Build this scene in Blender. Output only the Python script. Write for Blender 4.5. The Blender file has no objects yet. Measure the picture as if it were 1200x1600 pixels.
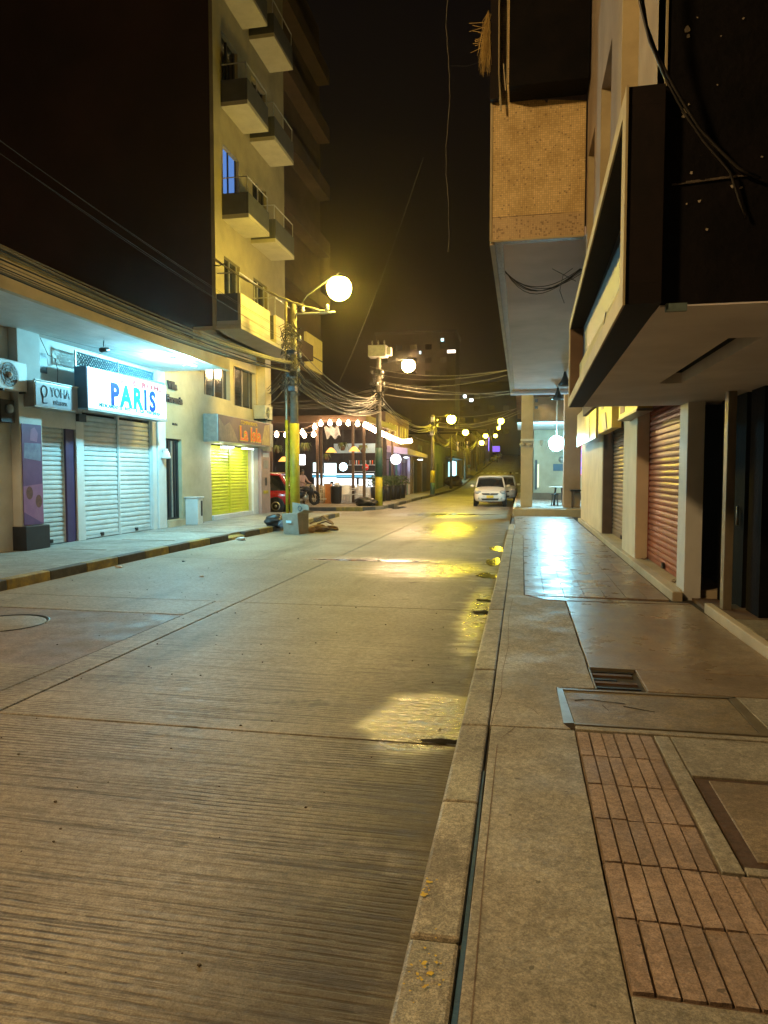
import bpy, math, random
from math import radians as R, sin, cos, pi, sqrt
from mathutils import Vector, Matrix
random.seed(7)
S = bpy.context.scene
COL = S.collection
# ------------------------------------------------------------------ camera, sky, exposure
cd = bpy.data.cameras.new('camera'); cam = bpy.data.objects.new('camera', cd); COL.objects.link(cam)
S.camera = cam
cd.sensor_fit = 'VERTICAL'; cd.sensor_height = 36.0; cd.lens = 36.0 * 1080 / 1600
cd.clip_start = 0.05; cd.clip_end = 2000
cam.location = (0, 0, 1.65)
cam.rotation_euler = (R(90 - 3.18), 0, R(11.242))
w = bpy.data.worlds.new('World'); S.world = w; w.use_nodes = True
wn = w.node_tree.nodes; wl = w.node_tree.links
bg = wn['Background']
tc = wn.new('ShaderNodeTexCoord'); sx = wn.new('ShaderNodeSeparateXYZ'); cr = wn.new('ShaderNodeValToRGB')
wl.new(tc.outputs['Generated'], sx.inputs[0]); wl.new(sx.outputs['Z'], cr.inputs[0])
cr.color_ramp.elements[0].position = 0.0; cr.color_ramp.elements[0].color = (0.62, 0.40, 0.20, 1)
cr.color_ramp.elements[1].position = 0.55; cr.color_ramp.elements[1].color = (0.22, 0.15, 0.13, 1)
e = cr.color_ramp.elements.new(0.18); e.color = (0.40, 0.26, 0.16, 1)
wl.new(cr.outputs[0], bg.inputs[0]); bg.inputs[1].default_value = 0.007
S.view_settings.view_transform = 'Standard'; S.view_settings.look = 'None'
S.view_settings.exposure = 1.0; S.view_settings.gamma = 1.0; S.view_settings.use_curve_mapping = False
S.render.engine = 'CYCLES'
cy = S.cycles
cy.use_denoising = True
try: cy.denoiser = 'OPENIMAGEDENOISE'
except Exception: pass
cy.use_adaptive_sampling = True; cy.adaptive_threshold = 0.02
cy.max_bounces = 6; cy.diffuse_bounces = 3; cy.glossy_bounces = 3; cy.transmission_bounces = 4
cy.transparent_max_bounces = 8; cy.volume_bounces = 0
cy.sample_clamp_indirect = 4.0; cy.use_light_tree = True
cy.caustics_reflective = False; cy.caustics_refractive = False

# ------------------------------------------------------------------ materials
MATS = {}
def M(name, c1, c2=None, rough=0.7, scale=6.0, bump=0.15, metal=0.0, emit=None, es=0.0, detail=6, dirt=0.0, bscale=None, stretch=None, spec=0.5):
    if name in MATS: return MATS[name]
    m = bpy.data.materials.new(name); m.use_nodes = True; MATS[name] = m
    n = m.node_tree.nodes; l = m.node_tree.links; b = n['Principled BSDF']
    c1 = tuple(c1) + (1,); c2 = tuple(c2) + (1,) if c2 else tuple(x * 0.72 for x in c1[:3]) + (1,)
    g = n.new('ShaderNodeNewGeometry'); mp = n.new('ShaderNodeMapping')
    l.new(g.outputs['Position'], mp.inputs[0])
    if stretch: mp.inputs['Scale'].default_value = stretch
    t = n.new('ShaderNodeTexNoise'); t.inputs['Scale'].default_value = scale; t.inputs['Detail'].default_value = detail
    t.inputs['Roughness'].default_value = 0.62
    l.new(mp.outputs[0], t.inputs['Vector'])
    r = n.new('ShaderNodeValToRGB'); r.color_ramp.elements[0].position = 0.35; r.color_ramp.elements[1].position = 0.68
    r.color_ramp.elements[0].color = c2; r.color_ramp.elements[1].color = c1
    l.new(t.outputs['Fac'], r.inputs[0])
    out = r.outputs[0]
    if dirt > 0:
        t2 = n.new('ShaderNodeTexNoise'); t2.inputs['Scale'].default_value = scale * 0.23; t2.inputs['Detail'].default_value = 8
        l.new(mp.outputs[0], t2.inputs['Vector'])
        r2 = n.new('ShaderNodeValToRGB'); r2.color_ramp.elements[0].position = 0.42; r2.color_ramp.elements[1].position = 0.6
        r2.color_ramp.elements[0].color = (1 - dirt,) * 3 + (1,); r2.color_ramp.elements[1].color = (1, 1, 1, 1)
        l.new(t2.outputs['Fac'], r2.inputs[0])
        mx = n.new('ShaderNodeMixRGB'); mx.blend_type = 'MULTIPLY'; mx.inputs[0].default_value = 1
        l.new(out, mx.inputs[1]); l.new(r2.outputs[0], mx.inputs[2]); out = mx.outputs[0]
    l.new(out, b.inputs['Base Color'])
    b.inputs['Roughness'].default_value = rough; b.inputs['Metallic'].default_value = metal
    b.inputs['Specular IOR Level'].default_value = spec
    if bump:
        bt = n.new('ShaderNodeTexNoise'); bt.inputs['Scale'].default_value = bscale or scale * 6; bt.inputs['Detail'].default_value = 5
        l.new(mp.outputs[0], bt.inputs['Vector'])
        bp = n.new('ShaderNodeBump'); bp.inputs['Strength'].default_value = bump; bp.inputs['Distance'].default_value = 0.01
        l.new(bt.outputs['Fac'], bp.inputs['Height']); l.new(bp.outputs[0], b.inputs['Normal'])
    if emit:
        b.inputs['Emission Color'].default_value = tuple(emit) + (1,); b.inputs['Emission Strength'].default_value = es
    return m
def E_(name, col, s):
    if name in MATS: return MATS[name]
    m = bpy.data.materials.new(name); m.use_nodes = True; MATS[name] = m
    n = m.node_tree.nodes; n.clear(); o = n.new('ShaderNodeOutputMaterial'); em = n.new('ShaderNodeEmission')
    em.inputs[0].default_value = tuple(col) + (1,); em.inputs[1].default_value = s
    m.node_tree.links.new(em.outputs[0], o.inputs[0]); return m
def glass(name, col, rough=0.08):
    m = M(name, col, rough=rough, bump=0.02, spec=0.8); return m

class NB:  # small node helper for the hand made materials
    def __init__(s, name):
        s.m = bpy.data.materials.new(name); s.m.use_nodes = True; s.n = s.m.node_tree.nodes; s.l = s.m.node_tree.links
        s.b = s.n['Principled BSDF']; s.pos = s.n.new('ShaderNodeNewGeometry').outputs['Position']
        sp = s.n.new('ShaderNodeSeparateXYZ'); s.l.new(s.pos, sp.inputs[0]); s.x, s.y, s.z = sp.outputs
    def inp(s, sock, v):
        if isinstance(v, (int, float)): sock.default_value = v
        elif isinstance(v, tuple): sock.default_value = v if len(v) == len(sock.default_value) else v + (1,)
        else: s.l.new(v, sock)
    def math(s, op, a, b=0.0, c=None, clamp=False):
        k = s.n.new('ShaderNodeMath'); k.operation = op; k.use_clamp = clamp
        s.inp(k.inputs[0], a); s.inp(k.inputs[1], b)
        if c is not None: s.inp(k.inputs[2], c)
        return k.outputs[0]
    def noise(s, scale, detail=5, st=(1, 1, 1), rough=0.6, off=(0, 0, 0)):
        mp = s.n.new('ShaderNodeMapping'); mp.inputs['Scale'].default_value = st; mp.inputs['Location'].default_value = off
        s.l.new(s.pos, mp.inputs[0]); t = s.n.new('ShaderNodeTexNoise'); t.inputs['Scale'].default_value = scale
        t.inputs['Detail'].default_value = detail; t.inputs['Roughness'].default_value = rough
        s.l.new(mp.outputs[0], t.inputs['Vector']); return t.outputs['Fac']
    def ramp(s, f, a, b):  # smooth 0..1 between a and b
        k = s.n.new('ShaderNodeMapRange'); k.interpolation_type = 'SMOOTHSTEP'
        s.inp(k.inputs[0], f); k.inputs[1].default_value = a; k.inputs[2].default_value = b
        k.inputs[3].default_value = 0; k.inputs[4].default_value = 1; return k.outputs[0]
    def mix(s, f, a, b, mode='MIX'):
        k = s.n.new('ShaderNodeMixRGB'); k.blend_type = mode; s.inp(k.inputs[0], f); s.inp(k.inputs[1], a); s.inp(k.inputs[2], b); return k.outputs[0]
    def blob(s, cx, cy, rx, ry):  # 1 inside an ellipse, fading to 0
        a = s.math('DIVIDE', s.math('SUBTRACT', s.x, cx), rx); b_ = s.math('DIVIDE', s.math('SUBTRACT', s.y, cy), ry)
        d = s.math('SQRT', s.math('ADD', s.math('MULTIPLY', a, a), s.math('MULTIPLY', b_, b_)))
        return s.math('SUBTRACT', 1.0, d, clamp=True)
    def bump(s, h, st, dist=0.01):
        k = s.n.new('ShaderNodeBump'); k.inputs['Strength'].default_value = st; k.inputs['Distance'].default_value = dist
        s.l.new(h, k.inputs['Height']); s.l.new(k.outputs[0], s.b.inputs['Normal'])

def road_material():
    k = NB('ribbed_road_concrete')
    warp = k.noise(1.2, 3)
    ph = k.math('ADD', k.math('MULTIPLY', k.y, 2 * pi / 0.036), k.math('MULTIPLY', k.noise(0.9, 3, (0.45, 2.6, 1)), 16.0))
    gr = k.ramp(k.math('SINE', ph), 0.1, 0.95)
    st = k.ramp(k.noise(1.0, 7, (0.7, 26, 1), 0.72), 0.49, 0.66)
    worn = k.math('MULTIPLY', k.ramp(k.noise(0.8, 7, (1, 2.2, 1), 0.65), 0.40, 0.60), k.math('MULTIPLY_ADD', k.ramp(k.noise(1.0, 4, (1.6, .12, 1)), .36, .6), .75, .25))
    fl = k.noise(9, 5, (1, 2.5, 1)); gr2 = k.math('MULTIPLY', gr, k.ramp(fl, 0.30, 0.52))
    lines = k.math('MAXIMUM', k.math('MULTIPLY', gr2, k.math('MULTIPLY_ADD', worn, 0.85, 0.15)), k.math('MULTIPLY', st, 0.8))
    near = k.math('SUBTRACT', 1.0, k.ramp(k.y, 3.5, 9.5))
    lines = k.math('MULTIPLY', lines, k.math('MULTIPLY_ADD', near, 0.7, 0.3))
    col = k.mix(k.ramp(k.noise(0.45, 6), 0.3, 0.7), (0.27, 0.235, 0.175), (0.41, 0.365, 0.28))
    col = k.mix(k.ramp(k.noise(20, 7, rough=0.75), 0.38, 0.62), k.mix(1.0, col, (0.74, 0.73, 0.72), 'MULTIPLY'), k.mix(1.0, col, (1.1, 1.1, 1.1), 'MULTIPLY'))
    col = k.mix(k.math('MULTIPLY', lines, 0.92), col, (0.045, 0.031, 0.020))
    gr_ = k.ramp(k.noise(120, 4, rough=0.8), 0.36, 0.64); col = k.mix(gr_, k.mix(1.0, col, (0.66, 0.65, 0.63), 'MULTIPLY'), k.mix(1.0, col, (1.12, 1.12, 1.12), 'MULTIPLY'))
    # tyre tracks and damp dirt along the right hand kerb
    edge = k.math('MULTIPLY', k.ramp(k.x, -1.5, -0.4), k.math('SUBTRACT', 1.0, k.ramp(k.x, 0.1, 0.2)))
    edge = k.math('MULTIPLY', edge, k.ramp(k.noise(1.6, 6), 0.26, 0.50))
    edge = k.math('MAXIMUM', edge, k.math('MULTIPLY', k.ramp(k.x, -0.62, -0.42), 0.8))
    track = k.math('MULTIPLY', k.ramp(k.noise(0.55, 6, (2.2, 0.35, 1), 0.62, (3, 1, 0)), 0.5, 0.72), 0.45)
    spots = k.math('MULTIPLY', k.ramp(k.noise(1.9, 5, off=(7, 2, 1)), 0.66, 0.72), 0.6)
    track = k.math('MAXIMUM', track, spots)
    dk = k.math('MAXIMUM', k.math('MULTIPLY', edge, 0.85), track)
    col = k.mix(dk, col, (0.05, 0.037, 0.024))
    # wet patches (water lies here, so the sheen is low roughness only)
    w_ = k.math('MULTIPLY', k.blob(-0.62, 4.50, 0.50, 0.78), 1.9)
    for (a, b_, c, d) in ((-1.5, 11.8, 1.9, 1.7), (-0.5, 8.2, 0.30, 3.0), (-2.6, 12.9, 2.4, 0.6), (-2.2, 20.5, 2.2, 5.0), (-3.0, 27.5, 3.2, 3)):
        w_ = k.math('MAXIMUM', w_, k.blob(a, b_, c, d))
    wet = k.math('ADD', w_, k.math('MULTIPLY', k.math('SUBTRACT', k.noise(2.6, 8, (0.7, 1.9, 1), 0.68), 0.5), 1.7))
    wet = k.ramp(wet, 0.12, 0.72)
    rg = k.math('MULTIPLY_ADD', wet, -0.30, 0.57)
    rg = k.math('ADD', rg, k.math('MULTIPLY', k.math('SUBTRACT', fl, 0.5), 0.25))
    col = k.mix(k.math('MULTIPLY', wet, 0.65), col, (0.08, 0.065, 0.04)); k.l.new(k.math('MULTIPLY_ADD', wet, 0.55, 0.22), k.b.inputs['Specular IOR Level'])
    k.l.new(col, k.b.inputs['Base Color']); k.l.new(rg, k.b.inputs['Roughness'])
    h = k.math('ADD', k.math('MULTIPLY', lines, -1.0), k.math('MULTIPLY', k.noise(60, 4), 0.55))
    h = k.math('ADD', h, k.math('MULTIPLY', k.noise(10, 4, (1, 3.5, 1)), 0.5))
    h = k.math('ADD', h, k.math('MULTIPLY', k.math('MULTIPLY', k.noise(110, 3), wet), 0.7))
    k.bump(h, 0.55, 0.006)
    return k.m
def pavement_material(name, a, b, dark, rough=0.62, wet=False, lines=False, worn=1.0):
    k = NB(name)
    col = k.mix(k.ramp(k.noise(1.1, 7), 0.3, 0.7), a, b)
    def mul(c, f, lo, hi):   # multiply by a grey between lo and hi
        v = k.math('MULTIPLY_ADD', f, hi - lo, lo); cc = k.n.new('ShaderNodeCombineXYZ')
        for i in range(3): k.l.new(v, cc.inputs[i])
        return k.mix(1.0, c, cc.outputs[0], 'MULTIPLY')
    col = mul(col, k.ramp(k.noise(6.5, 9, rough=0.80), 0.36, 0.62), 1 - 0.24 * worn, 1.08)
    col = mul(col, k.ramp(k.noise(38, 6, rough=0.7, off=(3, 1, 4)), 0.38, 0.62), 1 - 0.26 * worn, 1.10)
    col = mul(col, k.ramp(k.noise(150, 4, rough=0.8, off=(3, 8, 4)), 0.36, 0.64), 1 - 0.42 * worn, 1.16)
    blot = k.ramp(k.noise(0.75, 9, off=(2, 7, 0), rough=0.7), 0.47, 0.64); col = k.mix(k.math('MULTIPLY', blot, (0.22 if rough < 0.45 else 0.5) * worn), col, dark)
    pit = k.ramp(k.noise(16, 3, off=(9, 4, 2)), 0.70, 0.74); col = k.mix(k.math('MULTIPLY', pit, 0.75), col, tuple(x * 0.45 for x in dark))
    pale = k.ramp(k.noise(11, 4, off=(1, 9, 2)), 0.66, 0.74); col = k.mix(k.math('MULTIPLY', pale, 0.35), col, tuple(min(1, x * 1.5) for x in b))
    if lines:
        ln = k.ramp(k.noise(1.0, 6, (1.2, 9, 1), 0.65), 0.42, 0.74); col = k.mix(k.math('MULTIPLY', ln, 0.35), col, dark)
    oi = k.n.new('ShaderNodeObjectInfo'); col = mul(col, oi.outputs['Random'], 0.84, 1.08)
    k.l.new(col, k.b.inputs['Base Color'])
    rg = k.math('MULTIPLY_ADD', k.ramp(k.noise(2.6, 6), 0.35, 0.65), 0.22, rough - 0.1)
    k.l.new(rg, k.b.inputs['Roughness'])
    k.bump(k.math('ADD', k.math('MULTIPLY', k.noise(55, 5), 1.0), k.math('MULTIPLY', k.noise(8, 5), 1.6)), 0.6 if rough > 0.4 else 0.16, 0.006)
    return k.m
def mosaic_material():
    k = NB('mosaic_tile_facing')
    # 2.5 cm glass mosaic, far too small to build one by one
    br = k.n.new('ShaderNodeTexBrick'); mp = k.n.new('ShaderNodeMapping'); mp.inputs['Rotation'].default_value = (R(90), 0, 0)
    k.l.new(k.pos, mp.inputs[0]); k.l.new(mp.outputs[0], br.inputs['Vector'])
    br.offset = 0.0; br.inputs['Scale'].default_value = 1; br.inputs['Brick Width'].default_value = 0.024; br.inputs['Row Height'].default_value = 0.024
    br.inputs['Mortar Size'].default_value = 0.0022; br.inputs['Bias'].default_value = -0.1
    br.inputs['Color1'].default_value = (0.62, 0.44, 0.17, 1); br.inputs['Color2'].default_value = (0.80, 0.60, 0.27, 1); br.inputs['Mortar'].default_value = (0.45, 0.33, 0.16, 1)
    col = k.mix(k.ramp(k.noise(3.2, 6), 0.35, 0.7), br.outputs['Color'], k.mix(1.0, br.outputs['Color'], (0.74, 0.70, 0.6), 'MULTIPLY'))
    # missing tiles, more of them in the lowest band
    v = k.n.new('ShaderNodeTexVoronoi'); v.inputs['Scale'].default_value = 55; v.inputs['Randomness'].default_value = 0.35; k.l.new(k.pos, v.inputs['Vector'])
    sc = k.n.new('ShaderNodeSeparateXYZ'); k.l.new(v.outputs['Color'], sc.inputs[0])
    low = k.math('SUBTRACT', 1.0, k.ramp(k.z, 4.56, 4.60)); th = k.math('MULTIPLY_ADD', low, -0.10, 0.975)
    miss = k.math('GREATER_THAN', sc.outputs[0], th)
    col = k.mix(k.math('MULTIPLY', low, 0.55), col, (0.42, 0.30, 0.18))
    col = k.mix(k.math('MULTIPLY', miss, 0.7), col, (0.20, 0.13, 0.06))
    crack = k.math('MULTIPLY', k.ramp(k.z, 4.575, 4.58), k.math('SUBTRACT', 1.0, k.ramp(k.z, 4.585, 4.59)))
    col = k.mix(k.math('MULTIPLY', crack, k.math('MULTIPLY', k.ramp(k.noise(3, 4), 0.4, 0.6), 0.9)), col, (0.1, 0.06, 0.03))
    k.l.new(col, k.b.inputs['Base Color']); k.b.inputs['Roughness'].default_value = 0.5
    k.bump(k.math('ADD', br.outputs['Fac'], k.math('MULTIPLY', k.noise(30, 4), 0.4)), 0.25, 0.004)
    return k.m

ROAD = road_material()
CONC = pavement_material('sidewalk_concrete', (0.31, 0.275, 0.205), (0.43, 0.385, 0.295), (0.14, 0.12, 0.085))
KERB = pavement_material('kerb_concrete', (0.34, 0.30, 0.22), (0.50, 0.45, 0.34), (0.10, 0.085, 0.06), worn=1.3)
SLAB = pavement_material('polished_slab', (0.25, 0.18, 0.115), (0.34, 0.26, 0.17), (0.17, 0.12, 0.072), rough=0.36, lines=True, worn=0.7)
TILE = pavement_material('sidewalk_tile', (0.27, 0.185, 0.12), (0.34, 0.245, 0.165), (0.20, 0.135, 0.085), rough=0.34, worn=0.6)
BRICK = pavement_material('tactile_brick', (0.34, 0.235, 0.17), (0.40, 0.285, 0.21), (0.19, 0.135, 0.10), rough=0.7, worn=0.9)
LCONC = pavement_material('left_sidewalk_concrete', (0.30, 0.30, 0.27), (0.42, 0.42, 0.38), (0.16, 0.15, 0.13))
MOSAIC = mosaic_material()
GROUND = M('mortar_ground', (0.06, 0.048, 0.035), (0.03, 0.024, 0.018), 0.9, 5, 0.4)
BEIGE = M('beige_wall', (0.62, 0.52, 0.33), (0.52, 0.43, 0.27), 0.8, 2.2, 0.1, dirt=0.2)
WHITE = M('white_wall', (0.66, 0.66, 0.62), (0.55, 0.55, 0.52), 0.75, 2.0, 0.1, dirt=0.18)
WPAINT = M('white_paint', (0.7, 0.7, 0.68), (0.6, 0.6, 0.58), 0.5, 3, 0.05, dirt=0.1)
CREAM = M('cream_wall', (0.58, 0.48, 0.33), (0.48, 0.39, 0.26), 0.8, 2.5, 0.12, dirt=0.25)
BROWNW = M('brown_wall', (0.20, 0.125, 0.075), (0.14, 0.085, 0.05), 0.8, 3, 0.15, dirt=0.25)
TANW = M('tan_soffit', (0.80, 0.75, 0.74), (0.70, 0.65, 0.64), 0.85, 2.5, 0.12, dirt=0.2)
GREYS = M('grey_soffit', (0.76, 0.65, 0.68), (0.64, 0.55, 0.57), 0.85, 1.6, 0.12, dirt=0.25)
BLACKW = M('black_sooty_wall', (0.008, 0.0055, 0.005), (0.003, 0.0025, 0.0025), 0.8, 5, 0.5, dirt=0.3, spec=0.12)
DARKBR = M('dark_brown_paint', (0.016, 0.010, 0.008), (0.010, 0.007, 0.006), 0.7, 6, 0.15, spec=0.15)
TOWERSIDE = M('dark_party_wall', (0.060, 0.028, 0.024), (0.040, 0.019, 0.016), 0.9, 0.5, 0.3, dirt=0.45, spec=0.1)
DARKM = M('dark_metal', (0.03, 0.03, 0.032), (0.02, 0.02, 0.022), 0.45, 8, 0.05, metal=0.4)
NAVY = M('navy_dark_shutter', (0.020, 0.022, 0.03), (0.012, 0.013, 0.018), 0.5, 8, 0.1)
GALV = M('galvanised_metal', (0.42, 0.41, 0.38), (0.32, 0.31, 0.29), 0.4, 9, 0.08, metal=0.6)
ALU = M('worn_aluminium', (0.30, 0.25, 0.17), (0.22, 0.18, 0.12), 0.42, 7, 0.1, metal=0.5, stretch=(1, 1, 0.3))
SHW = M('white_shutter_slat', (0.60, 0.63, 0.62), (0.50, 0.53, 0.52), 0.45, 4, 0.04, dirt=0.12)
SHY = M('yellow_green_shutter_slat', (0.62, 0.60, 0.03), (0.52, 0.50, 0.02), 0.42, 4, 0.04)
SHR = M('red_shutter_slat', (0.42, 0.095, 0.038), (0.32, 0.07, 0.03), 0.36, 5, 0.05, dirt=0.2)
SHB = M('brown_shutter_slat', (0.26, 0.17, 0.10), (0.19, 0.12, 0.07), 0.4, 5, 0.05, dirt=0.25)
SHD = M('dark_shutter_slat', (0.05, 0.042, 0.036), (0.03, 0.026, 0.024), 0.4, 5, 0.05, dirt=0.2)
PURPLE = M('dark_purple_paint', (0.055, 0.03, 0.10), (0.04, 0.02, 0.075), 0.5, 4, 0.05)
YPAINT = M('yellow_pole_paint', (0.60, 0.46, 0.015), (0.48, 0.35, 0.012), 0.55, 6, 0.15, dirt=0.35)
GPAINT = M('green_pole_paint', (0.03, 0.09, 0.06), (0.02, 0.06, 0.04), 0.6, 6, 0.1)
POLE = M('weathered_pole_concrete', (0.17, 0.14, 0.10), (0.10, 0.085, 0.06), 0.8, 7, 0.3, dirt=0.3)
CABLE = M('black_cable', (0.035, 0.03, 0.025), (0.02, 0.018, 0.015), 0.45, 20, 0.0)
CABLEG = M('pale_cable', (0.30, 0.26, 0.17), (0.22, 0.19, 0.13), 0.5, 20, 0.0)
BLACKP = M('black_plastic', (0.014, 0.014, 0.016), (0.009, 0.009, 0.011), 0.35, 12, 0.08)
GLASSD = glass('dark_window_glass', (0.012, 0.014, 0.018))
WOOD = M('dark_timber', (0.11, 0.058, 0.03), (0.07, 0.037, 0.019), 0.65, 5, 0.2, stretch=(1, 1, 6))
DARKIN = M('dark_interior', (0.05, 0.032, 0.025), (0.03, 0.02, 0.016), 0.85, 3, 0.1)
RUBBER = M('tyre_rubber', (0.015, 0.015, 0.015), (0.01, 0.01, 0.01), 0.85, 20, 0.2)
WHITEP = M('white_plastic', (0.72, 0.70, 0.66), (0.62, 0.6, 0.57), 0.4, 5, 0.02)
CARD = M('grey_cardboard', (0.34, 0.29, 0.23), (0.26, 0.22, 0.17), 0.8, 6, 0.15)
BROWNC = M('brown_cardboard', (0.22, 0.13, 0.06), (0.14, 0.08, 0.035), 0.85, 6, 0.2)

# ------------------------------------------------------------------ mesh helpers
class MB:
    def __init__(s): s.v = []; s.f = []; s.sm = []
    def add(s, vs, fs, smooth=False):
        o = len(s.v); s.v += [tuple(p) for p in vs]; s.f += [tuple(i + o for i in f) for f in fs]; s.sm += [smooth] * len(fs); return s
    def box(s, x0, x1, y0, y1, z0, z1):
        return s.add([(x0, y0, z0), (x1, y0, z0), (x1, y1, z0), (x0, y1, z0), (x0, y0, z1), (x1, y0, z1), (x1, y1, z1), (x0, y1, z1)],
                     [(0, 3, 2, 1), (4, 5, 6, 7), (0, 1, 5, 4), (1, 2, 6, 5), (2, 3, 7, 6), (3, 0, 4, 7)])
    def prism(s, pts, z0, z1):  # horizontal polygon (counter clockwise), extruded in z
        n = len(pts)
        return s.add([(p[0], p[1], z0) for p in pts] + [(p[0], p[1], z1) for p in pts],
                     [tuple(range(n - 1, -1, -1)), tuple(range(n, 2 * n))] + [(i, (i + 1) % n, n + (i + 1) % n, n + i) for i in range(n)])
    def hexa(s, lo, hi):  # two quads of four points
        return s.add(list(lo) + list(hi), [(0, 3, 2, 1), (4, 5, 6, 7), (0, 1, 5, 4), (1, 2, 6, 5), (2, 3, 7, 6), (3, 0, 4, 7)])
    def tube(s, pts, r, n=5, r1=None, cap=True):
        pts = [Vector(p) for p in pts]; rings = []
        m = len(pts)
        for i, p in enumerate(pts):
            d = (pts[min(i + 1, m - 1)] - pts[max(i - 1, 0)]).normalized()
            a = d.cross(Vector((0, 0, 1)))
            if a.length < 1e-3: a = d.cross(Vector((1, 0, 0)))
            a.normalize(); b = d.cross(a); rr = r if r1 is None else r + (r1 - r) * i / (m - 1)
            rings.append([p + (a * cos(2 * pi * k / n) + b * sin(2 * pi * k / n)) * rr for k in range(n)])
        vs = [q for rg in rings for q in rg]
        fs = [(i * n + k, i * n + (k + 1) % n, (i + 1) * n + (k + 1) % n, (i + 1) * n + k) for i in range(m - 1) for k in range(n)]
        if cap: fs += [tuple(range(n - 1, -1, -1)), tuple(range((m - 1) * n, m * n))]
        return s.add(vs, fs, n > 5)
    def lathe(s, prof, c=(0, 0, 0), n=16, axis='z'):  # prof: (radius, height)
        vs = []
        for (r, h) in prof:
            for k in range(n):
                a = 2 * pi * k / n; u, v = r * cos(a), r * sin(a)
                q = {'z': (u, v, h), 'x': (h, u, v), 'y': (u, h, v)}[axis]
                vs.append((c[0] + q[0], c[1] + q[1], c[2] + q[2]))
        m = len(prof); fs = [(i * n + k, i * n + (k + 1) % n, (i + 1) * n + (k + 1) % n, (i + 1) * n + k) for i in range(m - 1) for k in range(n)]
        fs += [tuple(range(n - 1, -1, -1)), tuple(range((m - 1) * n, m * n))]
        return s.add(vs, fs, True)
    def ball(s, c, r, n=12, m=8, sc=(1, 1, 1), jit=0):
        vs = [(c[0], c[1], c[2] - r * sc[2])]
        for i in range(1, m):
            t = pi * i / m - pi / 2
            for k in range(n):
                a = 2 * pi * k / n; q = 1 + random.uniform(-jit, jit)
                vs.append((c[0] + r * sc[0] * cos(t) * cos(a) * q, c[1] + r * sc[1] * cos(t) * sin(a) * q, c[2] + r * sc[2] * sin(t) * q))
        vs.append((c[0], c[1], c[2] + r * sc[2])); T = len(vs) - 1
        fs = [(0, 1 + (k + 1) % n, 1 + k) for k in range(n)]
        for i in range(m - 2):
            fs += [(1 + i * n + k, 1 + i * n + (k + 1) % n, 1 + (i + 1) * n + (k + 1) % n, 1 + (i + 1) * n + k) for k in range(n)]
        fs += [(T, 1 + (m - 2) * n + k, 1 + (m - 2) * n + (k + 1) % n) for k in range(n)]
        return s.add(vs, fs, jit == 0)
    def build(s, name, mat, parent=None, bev=0.0, local=False):
        me = bpy.data.meshes.new(name); off = Vector((0, 0, 0))
        if parent is not None and not local: off = wloc(parent)
        me.from_pydata([(p[0] - off.x, p[1] - off.y, p[2] - off.z) for p in s.v], [], s.f)
        me.update(); me.materials.append(mat)
        me.polygons.foreach_set('use_smooth', s.sm)
        o = bpy.data.objects.new(name, me); COL.objects.link(o)
        if parent is not None: o.parent = parent
        if bev:
            b = o.modifiers.new('bevel', 'BEVEL'); b.width = bev; b.segments = 2; b.limit_method = 'ANGLE'
        return o
def wloc(o):
    v = Vector(o.location)
    while o.parent is not None: o = o.parent; v += o.location
    return v
def tag(o, label=None, cat=None, group=None, kind=None):
    if label: o['label'] = label
    if cat: o['category'] = cat
    if group: o['group'] = group
    if kind: o['kind'] = kind
    return o
def thing(name, label, cat, loc=(0, 0, 0), group=None):
    o = bpy.data.objects.new(name, None); COL.objects.link(o); o.location = loc; o.empty_display_size = 0.2
    return tag(o, label, cat, group)
def structure(name, loc=(0, 0, 0)):
    o = bpy.data.objects.new(name, None); COL.objects.link(o); o.location = loc; return tag(o, kind='structure')
def box(name, mat, parent, x0, x1, y0, y1, z0, z1, bev=0.0): return MB().box(x0, x1, y0, y1, z0, z1).build(name, mat, parent, bev)
def sub(name, parent, loc):   # an empty part that carries sub-parts
    o = bpy.data.objects.new(name, None); COL.objects.link(o); o.parent = parent
    o.location = Vector(loc) - wloc(parent); return o
def inst(src, parent, wl_, name=None):  # same mesh, new place (world location)
    c = src.copy(); COL.objects.link(c); c.parent = parent; c.location = Vector(wl_) - wloc(parent); return c
def copy_thing(root, loc, rz=None, label=None):
    r = root.copy(); COL.objects.link(r); r.location = loc
    if rz is not None: r.rotation_euler = (0, 0, rz)
    if label: r['label'] = label
    for ch in list(root.children):
        c = ch.copy(); COL.objects.link(c); c.parent = r
        for g in list(ch.children):
            d = g.copy(); COL.objects.link(d); d.parent = c
    return r
def lettering(txt, size, mat, parent, loc, side, sx_=1.0, ext=0.006, name='lettering', align='CENTER', bold=0.0):
    cu = bpy.data.curves.new(name, 'FONT'); cu.body = txt; cu.size = size; cu.extrude = ext; cu.align_x = align; cu.align_y = 'CENTER'
    cu.offset = bold; cu.resolution_u = 3
    t = bpy.data.objects.new('tmp', cu); COL.objects.link(t); bpy.context.view_layer.update()
    me = bpy.data.meshes.new_from_object(t.evaluated_get(bpy.context.evaluated_depsgraph_get()))
    bpy.data.objects.remove(t); me.materials.clear(); me.materials.append(mat)
    o = bpy.data.objects.new(name, me); COL.objects.link(o); o.parent = parent; o.location = Vector(loc) - wloc(parent)
    o.rotation_euler = {'L': (R(90), 0, R(90)), 'R': (R(90), 0, R(-90)), 'F': (R(90), 0, 0)}[side]; o.scale = (sx_, 1, 1)
    return o
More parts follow.
